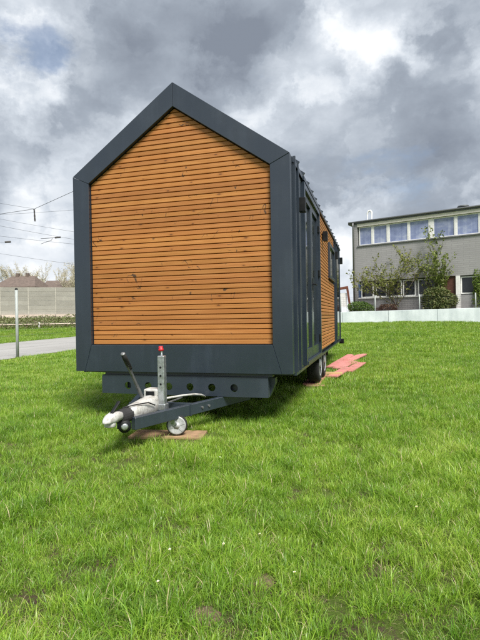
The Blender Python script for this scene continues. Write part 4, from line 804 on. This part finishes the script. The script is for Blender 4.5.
def grass_points():
    rs = np.random.RandomState(77); out = []
    def ring(r0, r1, dens, kinds, probs, half, smin, smax):
        area = (r1 * r1 - r0 * r0) * half; n = int(area * dens); r = np.sqrt(rs.uniform(r0 * r0, r1 * r1, n)); a = rs.uniform(-half, half, n)
        x = CAM.x + r * (F2[0] * np.cos(a) + R2[0] * np.sin(a)); y = CAM.y + r * (F2[1] * np.cos(a) + R2[1] * np.sin(a))
        patch = vnoise(x * 1.7 + 11, y * 1.7 + 5) * 0.55 + vnoise(x * 4.6, y * 4.6 + 9) * 0.45
        keep = rs.rand(n) < np.clip(0.75 + 1.0 * (patch - 0.25), 0.68, 1)
        for bx, by, br in BARE: keep &= (((x - bx) ** 2 + ((y - by) * 0.8) ** 2) > (br * (0.6 + 0.6 * rs.rand(n))) ** 2) | (rs.rand(n) < 0.14)
        keep &= x > road_near(y) + 0.15 + 0.3 * rs.rand(n)
        keep &= y < 22.68 + 0.045 * x + rs.uniform(-0.1, 0.05, n)
        keep &= ~((np.abs(x) < 1.0) & (y > 0.9) & (y < 7.2) & (rs.rand(n) < 0.55))                # thin where the house keeps the rain off
        for bx0, bx1, by0, by1 in ((-0.26, 0.54, -0.84, -0.36), (0.93, 1.24, 2.4, 4.5)): keep &= ~((x > bx0) & (x < bx1) & (y > by0) & (y < by1))
        for (c, ln, _, _) in rows:
            dx, dy = x - c[0], y - c[1]; u = dx * math.cos(RA) + dy * math.sin(RA); v = -dx * math.sin(RA) + dy * math.cos(RA); keep &= ~((np.abs(u) < ln / 2 + 0.02) & (np.abs(v) < 0.06))
        x, y, patch, r = x[keep], y[keep], patch[keep], r[keep]; n = len(x)
        kd = rs.choice(kinds, n, p=probs); dry = vnoise(x * 0.8 + 31, y * 0.8 + 2)
        kd = np.where((dry > 0.70) & (rs.rand(n) < 0.22) & (kd < 7), 4, kd)
        sc = rs.uniform(smin, smax, n) * (0.62 + 0.75 * patch)
        out.append(np.stack([x, y, height(x, y), rs.uniform(0, 6.283, n), sc, kd.astype(float)], 1))
    ring(1.2, 3.6, 540, [0, 1, 2, 3, 4, 5, 6, 10], [.23, .24, .11, .24, .05, .05, .05, .03], 1.1, 0.60, 1.05)
    ring(3.6, 7.0, 340, [0, 1, 2, 3, 4, 5, 6, 10], [.25, .24, .13, .20, .05, .05, .05, .03], 0.95, 0.70, 1.15)
    ring(7.0, 13.0, 120, [0, 1, 2, 7, 8], [.14, .12, .10, .36, .28], 0.85, 0.75, 1.15)
    ring(13.0, 22.0, 34, [7, 8, 9], [.45, .35, .20], 0.80, 0.8, 1.25)
    ring(22.0, 34.0, 16, [7, 8, 9], [.3, .2, .5], 0.72, 0.8, 1.25)
    return np.concatenate(out)
def points_object(name, P, label, cat):
    me = bpy.data.meshes.new(name); me.from_pydata(P[:, :3].tolist(), [], []); n = len(P)
    for nm, i in (('rz', 3), ('sc', 4)): a = me.attributes.new(nm, 'FLOAT', 'POINT'); a.data.foreach_set('value', P[:, i].astype(np.float32))
    a = me.attributes.new('kd', 'INT', 'POINT'); a.data.foreach_set('value', P[:, 5].astype(np.int32))
    o = link(name, me); ng = bpy.data.node_groups.new(name + '_scatter', 'GeometryNodeTree'); ng.interface.new_socket('Geometry', in_out='INPUT', socket_type='NodeSocketGeometry'); ng.interface.new_socket('Geometry', in_out='OUTPUT', socket_type='NodeSocketGeometry')
    N = ng.nodes; L = ng.links; gi = N.new('NodeGroupInput'); go = N.new('NodeGroupOutput'); iop = N.new('GeometryNodeInstanceOnPoints'); ci = N.new('GeometryNodeCollectionInfo'); ci.inputs['Collection'].default_value = protos; ci.inputs['Separate Children'].default_value = True; ci.inputs['Reset Children'].default_value = True
    def attr(nm, ty): q = N.new('GeometryNodeInputNamedAttribute'); q.data_type = ty; q.inputs['Name'].default_value = nm; return q.outputs['Attribute']
    mp = N.new('GeometryNodeMeshToPoints'); L.new(gi.outputs[0], mp.inputs[0]); L.new(mp.outputs[0], iop.inputs['Points']); L.new(ci.outputs[0], iop.inputs['Instance']); iop.inputs['Pick Instance'].default_value = True
    L.new(attr('kd', 'INT'), iop.inputs['Instance Index']); L.new(attr('sc', 'FLOAT'), iop.inputs['Scale']); cx = N.new('ShaderNodeCombineXYZ'); L.new(attr('rz', 'FLOAT'), cx.inputs[2]); L.new(cx.outputs[0], iop.inputs['Rotation']); L.new(iop.outputs[0], go.inputs[0])
    md = o.modifiers.new('scatter', 'NODES'); md.node_group = ng; return tag(o, label, cat, kind='stuff')
GP = grass_points(); points_object('grass', GP, 'lush uneven green grass of the meadow', 'grass')
def verge_points():
    rs = np.random.RandomState(8); n = 9000; y = rs.uniform(6, 42, n); x = rs.uniform(-38, -14, n); d = (x - WP[0]) * WN[0] + (y - WP[1]) * WN[1]
    k = (x < road_far(np.minimum(y, 31)) - 0.15) & (d > 6.6); x, y = x[k], y[k]; n = len(x); return np.stack([x, y, height(x, y), rs.uniform(0, 6.28, n), rs.uniform(1.0, 1.8, n), rs.choice([7, 8, 9], n).astype(float)], 1)
points_object('verge_grass', verge_points(), 'grass verge between the road and the railway bank', 'grass')
# molehills and bare patches: low mounds of soil
for i, (x, y, r) in enumerate([BARE[0], BARE[6], BARE[1]]):
    m = MB(); n = 16; vs = [(0, 0, r * 0.35)]; rr = random.Random(i + 3)
    for q in range(1, 5):
        for k in range(n): a = 2 * math.pi * k / n; f = q / 4; jj = r * 1.25 * f * rr.uniform(0.85, 1.15); vs.append((jj * math.cos(a), jj * math.sin(a), r * 0.35 * (1 - f * f) * rr.uniform(0.6, 1.2) - (0.01 if q == 4 else 0)))
    fs = [(0, 1 + k, 1 + (k + 1) % n) for k in range(n)] + [(1 + (q - 1) * n + k, 1 + q * n + k, 1 + q * n + (k + 1) % n, 1 + (q - 1) * n + (k + 1) % n) for q in range(1, 4) for k in range(n)]
    o = m.poly(vs, fs, True).build('soil_mound', 'soil'); o.location = (x, y, hz(x, y)); tag(o, ['small bare mound of soil in the foreground grass', 'bare brown soil patch in the grass beside the trailer wheels', 'flatter patch of soil behind the foreground soil mound'][i], 'soil')
# daisies
dm = None; dr_ = random.Random(4)
for x, y in ((1.35, -2.55), (1.12, -2.66), (1.52, -2.42), (1.74, -2.75), (0.55, -1.6), (2.3, -1.9), (0.9, -1.3), (1.2, -2.95), (2.0, -2.2), (0.2, -1.4)):
    t = thing('daisy', (x, y, hz(x, y)), 'tiny white daisy in the foreground grass', 'daisy', 'daisies in the foreground grass'); t.rotation_euler = (dr_.uniform(-.3, .3), dr_.uniform(-.3, .3), dr_.uniform(0, 6)); t.scale = (0.62, 0.62, 0.9)
    if dm is None:
        m = MB()
        for k in range(12): a = 2 * math.pi * k / 12; c, s = math.cos(a), math.sin(a); m.poly([(0.003 * c, 0.003 * s, 0.085), (0.008 * c - 0.0017 * s, 0.008 * s + 0.0017 * c, 0.087), (0.010 * c, 0.010 * s, 0.0865), (0.008 * c + 0.0017 * s, 0.008 * s - 0.0017 * c, 0.087)], [(0, 1, 2, 3)])
        a = m.build('petals', 'petal', t); b = MB().lathe([(0.0035, 0.084), (0.0035, 0.087), (0.001, 0.0885)], (0, 0, 0), (0, 0, 1), 8).build('centre', 'yellow', t); c = MB().tube([(0, 0, -0.01), (0.002, 0, 0.04), (0, 0, 0.085)], 0.0009, 4).build('stem', 'leaf_green', t); dm = (a, b, c)
    else:
        for q in dm: z = q.copy(); COL.objects.link(z); z.parent = t
